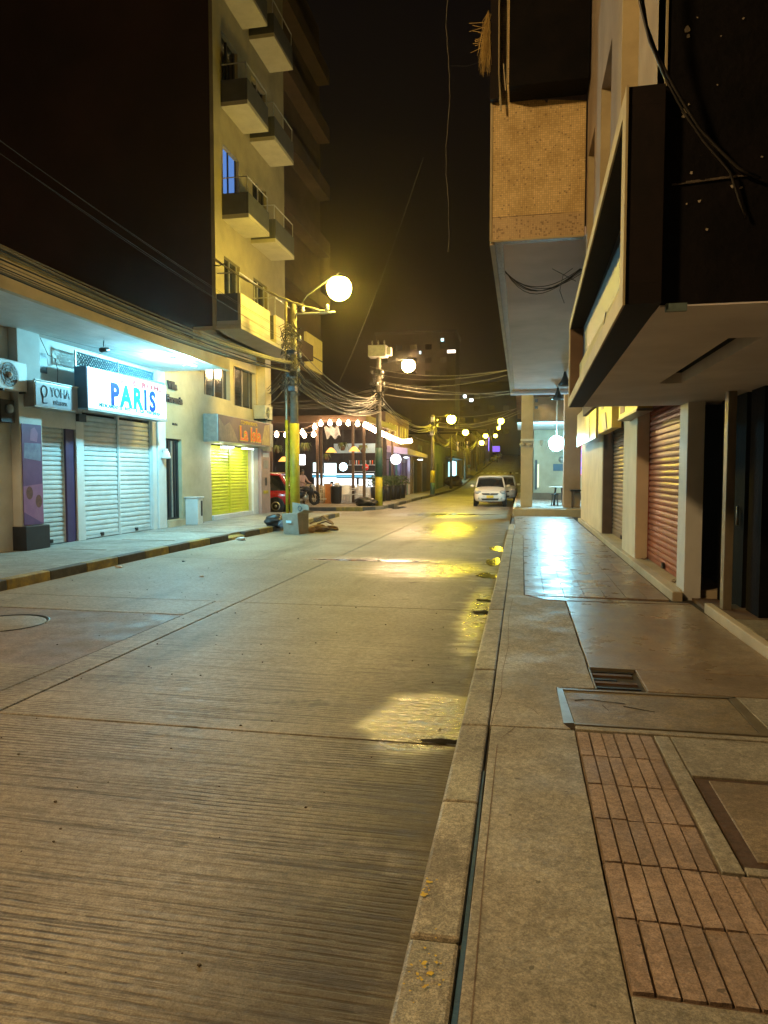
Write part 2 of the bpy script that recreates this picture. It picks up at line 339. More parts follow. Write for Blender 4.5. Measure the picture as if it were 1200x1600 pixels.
def wall_x(name, mat, parent, x0, x1, y0, y1, z0, z1, holes):
    """a wall between x0 and x1 with rectangular holes (ya, yb, za, zb), built of butted boxes"""
    b = MB(); ys = sorted({y0, y1} | {h[0] for h in holes} | {h[1] for h in holes}); zs = sorted({z0, z1} | {h[2] for h in holes} | {h[3] for h in holes})
    idx = {}
    def V(x, y, z):
        k = (x, round(y, 4), round(z, 4))
        if k not in idx: idx[k] = len(b.v); b.v.append((x, y, z))
        return idx[k]
    def solid(i, j):
        if i < 0 or j < 0 or i >= len(ys) - 1 or j >= len(zs) - 1: return False
        cy_, cz = (ys[i] + ys[i + 1]) / 2, (zs[j] + zs[j + 1]) / 2
        return not any(h[0] < cy_ < h[1] and h[2] < cz < h[3] for h in holes)
    for i in range(len(ys) - 1):
        for j in range(len(zs) - 1):
            if not solid(i, j): continue
            a, c, d, e_ = ys[i], ys[i + 1], zs[j], zs[j + 1]
            q = [(V(x0, a, d), V(x0, a, e_), V(x0, c, e_), V(x0, c, d)), (V(x1, a, d), V(x1, c, d), V(x1, c, e_), V(x1, a, e_))]
            if not solid(i - 1, j): q.append((V(x0, a, d), V(x1, a, d), V(x1, a, e_), V(x0, a, e_)))
            if not solid(i + 1, j): q.append((V(x0, c, d), V(x0, c, e_), V(x1, c, e_), V(x1, c, d)))
            if not solid(i, j - 1): q.append((V(x0, a, d), V(x0, c, d), V(x1, c, d), V(x1, a, d)))
            if not solid(i, j + 1): q.append((V(x0, a, e_), V(x1, a, e_), V(x1, c, e_), V(x0, c, e_)))
            b.f += q; b.sm += [False] * len(q)
    return b.build(name, mat, parent)
SLATS = {}
def shutter(parent, mat, x, y0, y1, z0, z1, side, pitch=0.095, label=None, lock=True):
    """roller shutter: guide rails plus one object per slat; side=+1 faces +x"""
    root = sub('roller_shutter', parent, (x, y0, z0))
    if label: root['label'] = label
    L = y1 - y0; key = (round(L, 3), pitch, side, mat.name)
    if key not in SLATS:
        b = MB(); d = 0.022 * side; prof = [(0, 0), (d, pitch * 0.10), (d * 1.1, pitch * 0.45), (d * 0.75, pitch * 0.8), (-d * 0.1, pitch * 0.93), (-d * 0.1, pitch)]
        vs = [(p[0], yy, p[1]) for yy in (0, L) for p in prof] + [(-d * 0.5, yy, zz) for yy in (0, L) for zz in (0, pitch)]
        n = len(prof); fs = [(i, i + 1, n + i + 1, n + i) for i in range(n - 1)] + [(2 * n, 2 * n + 1, 2 * n + 3, 2 * n + 2)]
        b.add(vs, fs); SLATS[key] = (b, mat); me = bpy.data.meshes.new('slat'); me.from_pydata(b.v, [], b.f); me.update(); me.materials.append(mat)
        SLATS[key] = me
    me = SLATS[key]; k = 0; z = z0 + 0.06
    while z + pitch <= z1 + 0.001:
        o = bpy.data.objects.new('slat', me); COL.objects.link(o); o.parent = root
        o.location = (random.uniform(-0.0025, 0.0025), 0, z - z0); o.rotation_euler = (0, random.uniform(-0.03, 0.03), 0); z += pitch
    s = side
    MB().box(x - 0.02, x + 0.035, y0, y1, z0, z0 + 0.06).build('bottom_rail', mat, root)
    MB().box(x - 0.03, x + 0.045, y0 - 0.03, y0, z0, z1).box(x - 0.03, x + 0.045, y1, y1 + 0.03, z0, z1).build('guide_rail', DARKM if mat in (SHD, SHB) else mat, root)
    if lock: MB().box(min(x, x + s * 0.06), max(x, x + s * 0.06), (y0 + y1) / 2 - 0.05, (y0 + y1) / 2 + 0.05, z0 + 0.02, z0 + 0.1).build('lock', DARKM, root)
    return root
def gz(y):
    if y < 60: return 0.0
    if y < 80: return 0.05 * (y - 60) ** 2 / 40
    if y < 300: return 0.5 + 0.05 * (y - 80)
    return 11.5

# ------------------------------------------------------------------ ground, road, pavements
b = MB(); ys = [-60, -20, 0, 20, 40, 58] + [60 + i * 4 for i in range(60)] + [320, 400, 700]
xs = [-400, -80, -20, 0, 20, 80, 400]
vs = [(x, y, gz(y) - 0.14) for y in ys for x in xs]; n = len(xs)
b.add(vs, [(j * n + i, j * n + i + 1, (j + 1) * n + i + 1, (j + 1) * n + i) for j in range(len(ys) - 1) for i in range(n - 1)])
tag(b.build('ground', GROUND), kind='structure')

road = structure('road')
def slab(parent, name, mat, pts, z0, z1, bev=0.006):
    return MB().prism(pts, z0, z1).build(name, mat, parent, bev)
KX = -0.355      # right hand kerb face
def lx(y):       # face of the left hand kerb
    if y < 14: return -7.14
    return -7.14 + min(1, (y - 14) / 6.0) * 0.30
JO = [4.08 + 4.2 * i for i in range(-3, 9)]     # slab joints
for i in range(len(JO) - 1):
    a, c = JO[i] + 0.008, JO[i + 1] - 0.008
    slab(road, 'concrete_slab', ROAD, [(-3.542, a), (KX, a + 0.03), (KX, c + 0.03), (-3.542, c)], -0.12, 0.0)
    if abs(JO[i] - 4.08) < 0.1:     # repaired patch in the left lane
        slab(road, 'concrete_slab', ROAD, [(-3.86, a - .0), (-3.558, a), (-3.558, c), (-3.86, c)], -0.12, 0.002)
        slab(road, 'concrete_slab', ROAD, [(-7.3, a), (-3.875, a), (-3.875, 5.2), (-7.3, 5.2)], -0.12, 0.0)
        slab(road, 'concrete_slab', ROAD, [(-7.3, 7.42), (-3.875, 7.42), (-3.875, c), (-7.3, c)], -0.12, 0.001)
    else:
        slab(road, 'concrete_slab', ROAD, [(lx(a) - .02, a), (-3.558, a), (-3.558, c), (lx(c) - .02, c)], -0.12, 0.0)
PATCH = pavement_material('patched_concrete', (0.21, 0.155, 0.11), (0.27, 0.20, 0.145), (0.12, 0.085, 0.06))
mh = (-5.62, 6.62)
ring = [(mh[0] + 0.47 * cos(2 * pi * k / 24), mh[1] + 0.47 * sin(2 * pi * k / 24)) for k in range(24)]
pb = MB()   # patch with a round hole for the manhole: quads from ring to rectangle
rect = []
for (cx_, cy_) in ring:
    dx, dy = cx_ - mh[0], cy_ - mh[1]; t = 1e9
    for (lim, d) in ((-3.885 - mh[0], dx), (-7.29 - mh[0], dx)):
        if d * lim > 1e-9: t = min(t, lim / d)
    for (lim, d) in ((7.41 - mh[1], dy), (5.21 - mh[1], dy)):
        if d * lim > 1e-9: t = min(t, lim / d)
    rect.append((mh[0] + dx * t, mh[1] + dy * t))
for (qx, qy) in ((-3.885, 7.41), (-3.885, 5.21), (-7.29, 7.41), (-7.29, 5.21)):
    kk = min(range(24), key=lambda i: abs(math.atan2(sin(math.atan2(qy - mh[1], qx - mh[0]) - 2 * pi * i / 24), cos(math.atan2(qy - mh[1], qx - mh[0]) - 2 * pi * i / 24))))
    rect[kk] = (qx, qy)
vs = [(p[0], p[1], -0.006) for p in ring] + [(p[0], p[1], -0.006) for p in rect]
pb.add(vs, [(k, 24 + k, 24 + (k + 1) % 24, (k + 1) % 24) for k in range(24)]); pb.f = [tuple(f) for f in pb.f]
pb.build('road_patch', PATCH, road)
man = thing('manhole_cover', 'round concrete manhole cover set in the patched left lane of the road', 'manhole cover', (mh[0], mh[1], 0))
MB().lathe([(0.43, -0.1), (0.43, -0.012), (0.41, -0.004), (0.05, -0.004)], (mh[0], mh[1], 0), 28).build('cover', pavement_material('manhole_concrete', (0.30, 0.27, 0.22), (0.38, 0.34, 0.28), (0.18, 0.15, 0.12)), man)
MB().lathe([(0.468, -0.1), (0.468, 0.0), (0.445, 0.0), (0.445, -0.1)], (mh[0], mh[1], 0), 28).build('rim', DARKM, man)
# road beyond the cross street climbs the hill; left cross street
b = MB(); ys = [37.7 + i * 4 for i in range(67)]
vs = []
for y in ys:
    for x in (-6.3, -3.4, -0.34): vs.append((x, y, gz(y)))
b.add(vs, [(j * 3 + i, j * 3 + i + 1, (j + 1) * 3 + i + 1, (j + 1) * 3 + i) for j in range(len(ys) - 1) for i in range(2)])
b.build('hill_roadway', ROAD, road)
for (x0, x1) in ((-11.5, -6.88), (-16, -11.53), (-24, -16.03)):
    slab(road, 'concrete_slab', ROAD, [(x0, 25.75), (x1, 25.75), (x1, 29.4), (x0, 29.4)], -0.12, -0.001)
# painted crossing far up the hill
crs = thing('zebra_crossing', 'worn white zebra crossing painted over the road on the distant slope', 'crossing', (-3.3, 104, gz(104)))
for i in range(7):
    x = -6.0 + i * 0.85; MB().add([(x, 103, gz(103) + .006), (x + .42, 103, gz(103) + .006), (x + .42, 106, gz(106) + .006), (x, 106, gz(106) + .006)], [(0, 1, 2, 3)]).build('stripe', WPAINT, crs)

# right hand pavement
pave = structure('right_sidewalk')
slab(pave, 'mortar_bed', GROUND, [(-0.30, -3), (6, -3), (6, 25.0), (-0.30, 25.0)], -0.13, 0.128, 0)
def kpiece(y0, y1, dx=0.0, dz=0.0, j=0.004):
    b = MB(); b.hexa([(KX, y0 + j, -0.13), (-0.178 + dx, y0 + j, -0.13), (-0.178 + dx, y1 - j, -0.13), (KX, y1 - j, -0.13)],
                     [(KX + 0.012, y0 + j, 0.148 + dz), (-0.178 + dx, y0 + j, 0.152 + dz), (-0.178 + dx, y1 - j, 0.152 + dz), (KX + 0.012, y1 - j, 0.148 + dz)])
    return b.build('kerb_stone', KERB, pave, 0.014)
ky = [-2, -0.9, 0.15, 1.2, 2.15, 3.1, 4.09] + [4.09 + 1.2 * i for i in range(1, 15)]
for i in range(len(ky) - 1): kpiece(ky[i], ky[i + 1], 0, random.uniform(-0.004, 0.004), 0.002 if i % 3 else 0.007)
BLUE = M('blue_painted_joint', (0.01, 0.07, 0.16), (0.008, 0.04, 0.09), 0.6, 14, 0.3)
b = MB(); pts = [(-0.172 + random.uniform(-.004, .004), y * 0.32 - 1) for y in range(0, 15)]
b = MB()
for i in range(len(pts) - 1):
    w0 = 0.021 - 0.0012 * max(0, i - 3); w1 = 0.021 - 0.0012 * max(0, i - 2)
    b.add([(pts[i][0] - .002, pts[i][1], .137), (pts[i][0] + w0, pts[i][1], .137), (pts[i + 1][0] + w1, pts[i + 1][1], .137), (pts[i + 1][0] - .002, pts[i + 1][1], .137)], [(0, 1, 2, 3)])
b.build('blue_painted_joint', BLUE, pave)
# long concrete strip beside the kerb, poured in panels
def wob(x0, y0, x1, y1, n, a):
    return [(x0 + (x1 - x0) * i / n + random.uniform(-a, a), y0 + (y1 - y0) * i / n) for i in range(n + 1)]
slab(pave, 'concrete_panel', CONC, [(-0.148, -2)] + [(0.318, -2)] + wob(0.318, -1.9, 0.318, 4.11, 12, 0.004) + [(-0.16, 4.09)], 0.1, 0.15, 0.004)
slab(pave, 'concrete_panel', CONC, [(-0.17, 4.10), (0.30, 4.125), (0.27, 4.2), (0.255, 4.93), (0.515, 4.96)] + wob(0.515, 5.0, 0.52, 8.3, 8, 0.006) + [(0.3, 8.36), (0.06, 8.62), (0.045, 8.64), (-0.17, 8.60)], 0.1, 0.151, 0.004)
slab(pave, 'concrete_panel', CONC, [(-0.17, 8.61), (0.045, 8.65), (0.05, 17.2), (-0.17, 17.15)], 0.1, 0.150, 0.004)
slab(pave, 'polished_slab', SLAB, [(-0.17, 17.2), (1.72, 17.3), (1.72, 24.9), (-0.25, 24.9), (-0.17, 21)], 0.1, 0.149, 0.004)
# polished slabs further up
slab(pave, 'polished_slab', SLAB, [(0.53, 5.5), (1.98, 5.5), (1.93, 8.36), (0.53, 8.33)], 0.1, 0.1505, 0.004)
slab(pave, 'polished_slab', SLAB, [(0.87, 4.955), (2.05, 4.955), (1.98, 5.49), (0.87, 5.49)], 0.1, 0.1515, 0.004)
slab(pave, 'polished_slab', SLAB, [(0.53, 8.35), (1.93, 8.39), (1.9, 8.45), (0.10, 8.62), (0.30, 8.38)], 0.1, 0.1535, 0.003)
slab(pave, 'concrete_panel', CONC, [(1.45, 4.0), (2.6, 4.0), (2.1, 4.94), (1.43, 4.94)], 0.1, 0.151, 0.004)
slab(pave, 'concrete_panel', CONC, [(0.33, 4.125), (2.6, 4.16), (2.6, 4.22), (0.33, 4.185)], 0.1, 0.1525, 0.003)
slab(pave, 'concrete_panel', CONC, [(0.76, 2.73), (0.84, 2.73), (0.84, 4.115), (0.76, 4.115)], 0.1, 0.150, 0.003)
slab(pave, 'concrete_panel', CONC, [(0.85, 3.60), (2.6, 3.60), (2.6, 4.14), (0.85, 4.12)], 0.1, 0.1495, 0.003)
slab(pave, 'concrete_panel', CONC, [(0.85, 2.73), (2.6, 2.73), (2.6, 2.78), (0.85, 2.78)], 0.1, 0.1495, 0.003)
slab(pave, 'concrete_panel', CONC, [(1.66, 2.79), (2.6, 2.79), (2.6, 3.59), (1.66, 3.59)], 0.1, 0.1495, 0.003)
slab(pave, 'concrete_panel', CONC, [(0.325, -2), (2.6, -2), (2.6, 2.01), (0.325, 2.01)], 0.1, 0.151, 0.004)
slab(pave, 'concrete_panel', CONC, [(1.31, 2.02), (2.6, 2.02), (2.6, 2.72), (1.31, 2.72)], 0.1, 0.151, 0.004)
# tactile brick pavers, each with its own edges
RIB = M('brick_grout', (0.21, 0.15, 0.105), (0.11, 0.075, 0.052), 0.9, 20, 0.2)  # dark grout colour for the brick joints, also used for cracks
meshes = []
for v in range(5):
    bb = MB(); L, W = 0.340, 0.0655; j = lambda: random.uniform(-0.0016, 0.0016)
    bb.hexa([(0, 0, -.03), (W, 0, -.03), (W, L, -.03), (0, L, -.03)],
            [(0.002 + j(), 0.002 + j(), .012 + j()), (W - 0.004 + j(), 0.002 + j(), .013 + j()), (W - 0.004 + j(), L - .003 + j(), .013 + j()), (0.002 + j(), L - .003 + j(), .012 + j())])
    me = bpy.data.meshes.new('brick'); me.from_pydata(bb.v, [], bb.f); me.update(); me.materials.append(BRICK); meshes.append(me)
rows = [(4.10 - 0.345 * (r + 1), 6) for r in range(4)] + [(2.715 - 0.345 * (r + 1), 14) for r in range(2)]
slab(pave, 'tactile_mortar', RIB, [(0.325, 2.02), (1.305, 2.02), (1.305, 2.715), (0.325, 2.715)], 0.1, 0.1405, 0)
slab(pave, 'tactile_mortar', RIB, [(0.325, 2.72), (0.755, 2.72), (0.755, 4.11), (0.325, 4.11)], 0.1, 0.1405, 0)
for (ry, nc) in rows:
    for c in range(nc):
        o = bpy.data.objects.new('brick', random.choice(meshes)); COL.objects.link(o); o.parent = pave
        o.location = (0.330 + c * 0.0695 + random.uniform(-.001, .001), ry, 0.139 + random.uniform(-0.002, 0.002)); o.scale = (1.0, 1, 1)
        o.rotation_euler = (random.uniform(-.006, .006), random.uniform(-.01, .01), random.uniform(-.004, .004))
# floor tiles between the shops and the concrete strip
tm = []
for v in range(4):
    bb = MB(); jj = lambda: random.uniform(-0.0012, 0.0012)
    bb.hexa([(0, 0, -.03), (.2375, 0, -.03), (.2375, .3255, -.03), (0, .3255, -.03)], [(.0015, .0015, .012 + jj()), (.236, .0015, .012 + jj()), (.236, .324, .012 + jj()), (.0015, .324, .012 + jj())])
    me = bpy.data.meshes.new('tile'); me.from_pydata(bb.v, [], bb.f); me.update(); me.materials.append(TILE); tm.append(me)
for iy in range(26):
    for ix in range(7):
        y = 8.66 + iy * 0.33; 
        if ix >= 6 and y > 8: pass
        o = bpy.data.objects.new('tile', random.choice(tm)); COL.objects.link(o); o.parent = pave
        o.location = (0.055 + ix * 0.241, y, 0.1385 + random.uniform(-.0006, .0006)); o.rotation_euler = (random.uniform(-.002, .002), random.uniform(-.003, .003), 0)
slab(pave, 'concrete_panel', CONC, [(0.06, 17.245), (1.74, 17.245), (1.74, 17.28), (0.06, 17.26)], 0.1, 0.152, 0)

# inspection lid, grate and second lid: things of their own in the pavement
lid = thing('inspection_lid', 'wide cracked concrete inspection lid in a metal angle frame across the sidewalk', 'inspection lid', (0.9, 4.6, 0.15))
MB().prism([(0.33, 4.235), (1.36, 4.26), (1.36, 4.885), (0.30, 4.865)], 0.1, 0.1495).build('lid_slab', pavement_material('lid_concrete', (0.31, 0.245, 0.15), (0.40, 0.32, 0.21), (0.16, 0.115, 0.07), 0.5), lid, 0.003)
fr = MB(); fr.prism([(0.262, 4.20), (0.325, 4.22), (0.295, 4.88), (0.258, 4.92)], 0.12, 0.156)
fr.build('frame', GALV, lid)
fr = MB(); fr.prism([(0.326, 4.20), (1.43, 4.222), (1.40, 4.25), (0.326, 4.228)], 0.12, 0.155); fr.prism([(0.298, 4.872), (1.36, 4.892), (1.42, 4.93), (0.28, 4.905)], 0.12, 0.155)
fr.prism([(1.365, 4.255), (1.43, 4.24), (1.425, 4.92), (1.366, 4.888)], 0.12, 0.154); fr.build('frame', ALU, lid)
ck = MB()
for pl in ([(0.36, 4.66), (0.42, 4.69), (0.47, 4.70), (0.55, 4.675), (0.62, 4.665), (0.68, 4.65)], [(0.66, 4.60), (0.72, 4.575), (0.78, 4.55), (0.84, 4.53)], [(0.53, 4.60), (0.545, 4.54), (0.56, 4.50)]):
    for i in range(len(pl) - 1):
        (ax, ay), (bx, by) = pl[i], pl[i + 1]; wq = random.uniform(0.005, 0.013)
        ck.add([(ax, ay - wq, .1505), (bx, by - wq, .1505), (bx, by + wq, .1505), (ax, ay + wq, .1505)], [(0, 1, 2, 3)])
ck.build('crack', M('deep_crack', (.03, .022, .015), (.015, .012, .01), .9, 30, 0), lid)
gt = thing('broken_drain_grate', 'small broken dark drain grate sunk between the concrete strip and polished slabs', 'drain grate', (0.68, 5.2, 0.15))
MB().add([(0.53, 4.96, .11), (0.86, 4.96, .11), (0.86, 5.49, .11), (0.53, 5.49, .11)], [(0, 1, 2, 3)]).build('pit', BLACKP, gt)
for i in range(5):
    y = 5.02 + i * 0.1; b = MB(); a0 = 0.54; a1 = [0.84, 0.83, 0.70, 0.82, 0.84][i]
    b.box(a0, a1, y, y + [.03, .05, .03, .055, .04][i], .115, .138 + .004 * (i % 2)); b.build('bar', [DARKM, WOOD][i % 2], gt)
MB().box(0.52, 0.532, 4.955, 5.50, .11, .1515).box(0.532, 0.862, 5.492, 5.502, .11, .1512).build('frame', ALU, gt)
l2 = thing('square_inspection_lid', 'square concrete inspection lid with a rough dark rim at the right edge of the sidewalk', 'inspection lid', (1.25, 3.2, 0.15))
MB().prism([(0.855, 2.785), (1.65, 2.785), (1.65, 3.59), (0.855, 3.59)], 0.1, 0.143).build('rim', M('rough_dark_rim', (0.10, 0.055, 0.035), (0.06, 0.035, 0.02), 0.9, 30, 0.8, bscale=60), l2)
MB().prism([(0.915, 2.83), (1.61, 2.83), (1.61, 3.555), (0.915, 3.555)], 0.1, 0.149).build('lid_slab', pavement_material('lid_concrete_b', (0.24, 0.18, 0.11), (0.31, 0.24, 0.155), (0.13, 0.09, 0.055)), l2, 0.004)
# thin cracks in the concrete strip
ck = MB()
for pl in ([(-0.10, 3.9), (-0.02, 4.1), (0.03, 4.08)], [(-0.165, 4.1), (-0.15, 4.4), (-0.12, 4.7), (-0.13, 5.2), (-0.10, 6.0), (-0.12, 7.2), (-0.09, 8.4)], [(0.03, 4.5), (0.09, 4.42), (0.12, 4.33)], [(-0.12, 1.6), (-0.125, 2.6), (-0.118, 3.8)]):
    for i in range(len(pl) - 1):
        (ax, ay), (bx, by) = pl[i], pl[i + 1]
        ck.add([(ax, ay, .1518), (ax + .004, ay, .1518), (bx + .004, by, .1518), (bx, by, .1518)], [(0, 1, 2, 3)])
ck.build('crack', RIB, pave)
# yellow paint flakes left on the kerb and puddles in the gutter
fl = MB()
def flake(cx_, cy_, r_, z=0.1545, n=9, el=1.0):
    rs = [r_ * random.uniform(0.35, 1.0) for _ in range(n)]
    fl.add([(cx_, cy_, z)] + [(cx_ + rs[k] * cos(2 * pi * k / n), cy_ + el * rs[k] * sin(2 * pi * k / n), z) for k in range(n)], [(0, 1 + k, 1 + (k + 1) % n) for k in range(n)])
fr_ = random.Random(3)
for (x, y, r_) in [(-.27 + fr_.gauss(0, .028), 1.99 + fr_.gauss(0, .06), fr_.uniform(.002, .007)) for _ in range(26)] + [(-.32 + fr_.gauss(0, .008), 2.40 + fr_.gauss(0, .05), fr_.uniform(.002, .007)) for _ in range(16)]: flake(x, y, r_, 0.1545)
for (x, y, r_) in ((-.315, 2.44, .02), (-.325, 2.36, .018), (-.29, 2.46, .007), (-.275, 2.02, .016), (-.25, 1.98, .02), (-.29, 1.97, .01), (-.265, 1.92, .009), (-.24, 2.03, .012), (-.30, 1.90, .006)): flake(x, y, r_ * .8, 0.1552)
fl.build('paint_flakes', M('yellow_flaked_paint', (0.62, 0.42, 0.01), (0.5, 0.33, 0.01), 0.5, 20, 0.1), pave)
def puddle(label, cx_, cy_, rx, ry, seed, n=34, z=0.0045):
    rnd = random.Random(seed); ph = [rnd.uniform(0, 6.28) for _ in range(5)]
    pts = []
    for k in range(n):
        a = 2 * pi * k / n; q = 1 + sum(0.17 / (i + 1) ** .6 * sin((i + 2) * a + ph[i]) for i in range(5))
        pts.append((min(cx_ + rx * q * cos(a), KX - 0.004), cy_ + ry * q * sin(a), z))
    m = M('puddle_water', (0.02, 0.017, 0.012), (0.015, 0.013, 0.009), 0.10, 3, 0.25, bscale=9, spec=1.0)
    o = MB().add([(cx_, cy_, z)] + pts, [(0, 1 + k, 1 + (k + 1) % n) for k in range(n)]).build('puddle', m)
    return tag(o, label, 'puddle')
puddle('small dark puddle at the kerb beside the wet yellow glare', -0.46, 4.16, 0.11, 0.05, 3)
puddle('bright little puddle in the gutter, farthest of the gutter puddles', -0.52, 15.3, 0.17, 0.42, 5)
puddle('bright gutter puddle second farthest along the right kerb', -0.50, 13.0, 0.15, 0.5, 6)
puddle('narrow wet streak in the gutter between the bright puddles and the damp road', -0.53, 11.2, 0.17, 0.3, 9)
puddle('thin dark puddle against the kerb where the tiles begin', -0.46, 9.0, 0.10, 0.09, 12)
puddle('small ragged puddle just nearer than the thin dark one', -0.45, 8.2, 0.09, 0.12, 14)
puddle('long pale puddle across the joint in the middle of the road', -2.75, 12.75, 1.0, 0.12, 21)
puddle('long thin puddle in front of the white hatchback', -2.4, 28.0, 1.3, 0.35, 22)
puddle('shiny puddle by the far corner kerb near the striped pole', -5.9, 33.0, 0.35, 1.4, 25)

# left hand pavement
pl_ = structure('left_sidewalk')
def lpanel(y0, y1, x0=-9.72):
    slab(pl_, 'concrete_panel', LCONC, [(x0, y0 + .006), (lx(y0) - 0.17, y0 + .006), (lx(y1) - 0.17, y1 - .006), (x0, y1 - .006)], -0.13, 0.15 + random.uniform(-.003, .003), 0.006)
yy = -2.0
while yy < 25.6:
    lpanel(yy, min(yy + 2.3, 25.7)); yy += 2.3
KY = M('kerb_yellow_worn', (0.42, 0.29, 0.04), (0.20, 0.15, 0.06), 0.7, 9, 0.3, dirt=0.45)
KB = M('kerb_black_worn', (0.05, 0.045, 0.04), (0.09, 0.08, 0.065), 0.75, 9, 0.3, dirt=0.3)
yy = -1.6; i = 0
while yy < 25.6:
    L = 0.92; y1 = min(yy + L, 25.7)
    if not (15.6 < yy < 16.3):
        b = MB(); b.hexa([(lx(yy) - .165, yy + .004, -.13), (lx(yy), yy + .004, -.13), (lx(y1), y1 - .004, -.13), (lx(y1) - .165, y1 - .004, -.13)],
                         [(lx(yy) - .165, yy + .004, .152), (lx(yy) - .012, yy + .004, .148), (lx(y1) - .012, y1 - .004, .148), (lx(y1) - .165, y1 - .004, .152)])
    else:
        b = MB(); b.hexa([(lx(yy) - .165, yy + .004, -.13), (lx(yy), yy + .004, -.13), (lx(y1), y1 - .004, -.13), (lx(y1) - .165, y1 - .004, -.13)],
                         [(lx(yy) - .165, yy + .004, .10), (lx(yy) - .012, yy + .004, .06), (lx(y1) - .012, y1 - .004, .06), (lx(y1) - .165, y1 - .004, .10)])
    b.build('kerb_stone', KY if i % 2 else KB, pl_, 0.016); yy += L; i += 1
b = MB()
for (x0, x1, y0, y1) in ((-8.9, -7.6, 14.2, 14.23), (-8.4, -7.4, 16.5, 16.53), (-8.8, -8.0, 12.2, 12.22)): b.box(x0, x1, y0, y1, .15, .1545)
b.build('crack', RIB, pl_)

# corner pavement beyond the cross street and the pavements up the hill
pc = structure('corner_sidewalk')
FARC = pavement_material('far_sidewalk_concrete', (0.24, 0.20, 0.13), (0.34, 0.29, 0.20), (0.13, 0.10, 0.06))
slab(pc, 'concrete_panel', FARC, [(-24, 29.58), (-9.3, 29.58), (-6.9, 30.25), (-6.45, 31.2), (-6.42, 44), (-24, 44)], -0.13, 0.15, 0)
edge = [(-15.0, 29.42), (-13.5, 29.42), (-12, 29.42), (-10.6, 29.42), (-9.3, 29.42), (-8.1, 29.75), (-6.95, 30.1), (-6.45, 30.5), (-6.28, 31.2), (-6.25, 32.5), (-6.25, 34), (-6.25, 35.5), (-6.25, 37.7), (-6.3, 40), (-6.3, 44)]
for i in range(len(edge) - 1):
    (ax, ay), (bx, by) = edge[i], edge[i + 1]; d = Vector((bx - ax, by - ay)).normalized(); nx, ny = -d.y * .15, d.x * .15
    MB().prism([(ax, ay), (bx, by), (bx + nx, by + ny), (ax + nx, ay + ny)], -0.13, 0.153).build('kerb_stone', [KB, KY, KB, FARC][i % 4] if i < 8 else (KB if i % 2 else FARC), pc, 0.01)
def strip(name, mat, x0, x1, ya, yb, h, par=None):
    b = MB(); ys = [ya + (yb - ya) * i / 40 for i in range(41)]
    vs = []
    for y in ys: vs += [(x0, y, gz(y) - .13), (x0, y, gz(y) + h), (x1, y, gz(y) + h), (x1, y, gz(y) - .13)]
    b.add(vs, [(j * 4 + i, (j + 1) * 4 + i, (j + 1) * 4 + i + 1, j * 4 + i + 1) for j in range(40) for i in range(3)] + [(0, 1, 2, 3)])
    o = b.build(name, mat, par); 
    if par is None: tag(o, kind='structure')
    return o
strip('hill_sidewalk_left', FARC, -10, -6.4, 44.01, 300, 0.15)
strip('hill_kerb_left', KB, -6.4, -6.26, 44.01, 300, 0.155)
strip('hill_sidewalk_right', FARC, -0.3, 4, 47, 300, 0.15)

# ------------------------------------------------------------------ left: shop building with deep canopy
sb = thing('shop_building', 'low white shop building with deep slab canopy and white roller shutters at the left kerb', 'building', (-9.7, 11, 0.15))
wall_x('wall', WHITE, sb, -9.95, -9.7, 4.0, 17.6, 0.15, 4.46, [(12.42, 13.72, 0.05, 2.62), (14.0, 17.12, 0.05, 3.05)])
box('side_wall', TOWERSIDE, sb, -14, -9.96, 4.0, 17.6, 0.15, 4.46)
MB().box(-9.698, -9.5, 11.76, 12.40, 0.15, 4.46).build('pillar', WHITE, sb, 0.01)
MB().box(-9.698, -9.62, 17.16, 17.58, 0.15, 4.46).build('pillar', WPAINT, sb, 0.01)
box('plinth_block', NAVY, sb, -9.76, -9.40, 11.74, 12.43, 0.15, 0.62, 0.01)
box('door_jamb', PURPLE, sb, -9.94, -9.705, 13.42, 13.70, 0.15, 2.62)
box('door_frame', WPAINT, sb, -9.72, -9.66, 13.72, 13.99, 0.15, 2.95, 0.006)
box('door_lintel', WPAINT, sb, -9.72, -9.665, 12.40, 13.715, 2.62, 2.95)
box('shutter_jamb', WPAINT, sb, -9.94, -9.66, 16.95, 17.14, 0.15, 3.05)
shutter(sb, SHW, -9.80, 12.46, 13.40, 0.16, 2.62, 1, 0.1)
shutter(sb, SHW, -9.78, 14.03, 15.42, 0.16, 3.05, 1, 0.115)
shutter(sb, SHW, -9.78, 15.52, 16.92, 0.16, 3.05, 1, 0.115)
box('shutter_post', WPAINT, sb, -9.80, -9.72, 15.45, 15.49, 0.15, 3.05)
# canopy: slab, ceiling boards, worn rim and fascia
b = MB(); b.hexa([(-9.70, 4, 4.47), (-7.82, 4, 4.54), (-7.82, 17.5, 4.44), (-9.70, 17.6, 4.47)], [(-9.70, 4, 4.80), (-7.82, 4, 5.02), (-7.82, 17.5, 4.70), (-9.70, 17.6, 4.75)])
b.build('canopy_slab', CREAM, sb)
b = MB(); b.hexa([(-7.815, 4, 4.46), (-7.70, 4, 4.46), (-7.70, 17.55, 4.40), (-7.815, 17.55, 4.40)], [(-7.815, 4, 5.02), (-7.70, 4, 5.02), (-7.70, 17.55, 4.70), (-7.815, 17.55, 4.70)])
b.build('fascia', CREAM, sb)
RIMM = M('mossy_roof_rim', (0.30, 0.25, 0.12), (0.10, 0.085, 0.05), 0.9, 3, 0.4, dirt=0.5)
b = MB(); b.hexa([(-8.15, 4, 5.03), (-7.76, 4, 5.03), (-7.76, 17.5, 4.71), (-8.15, 17.5, 4.71)], [(-8.10, 4, 5.28), (-7.80, 4, 5.28), (-7.80, 17.5, 4.83), (-8.10, 17.5, 4.83)])
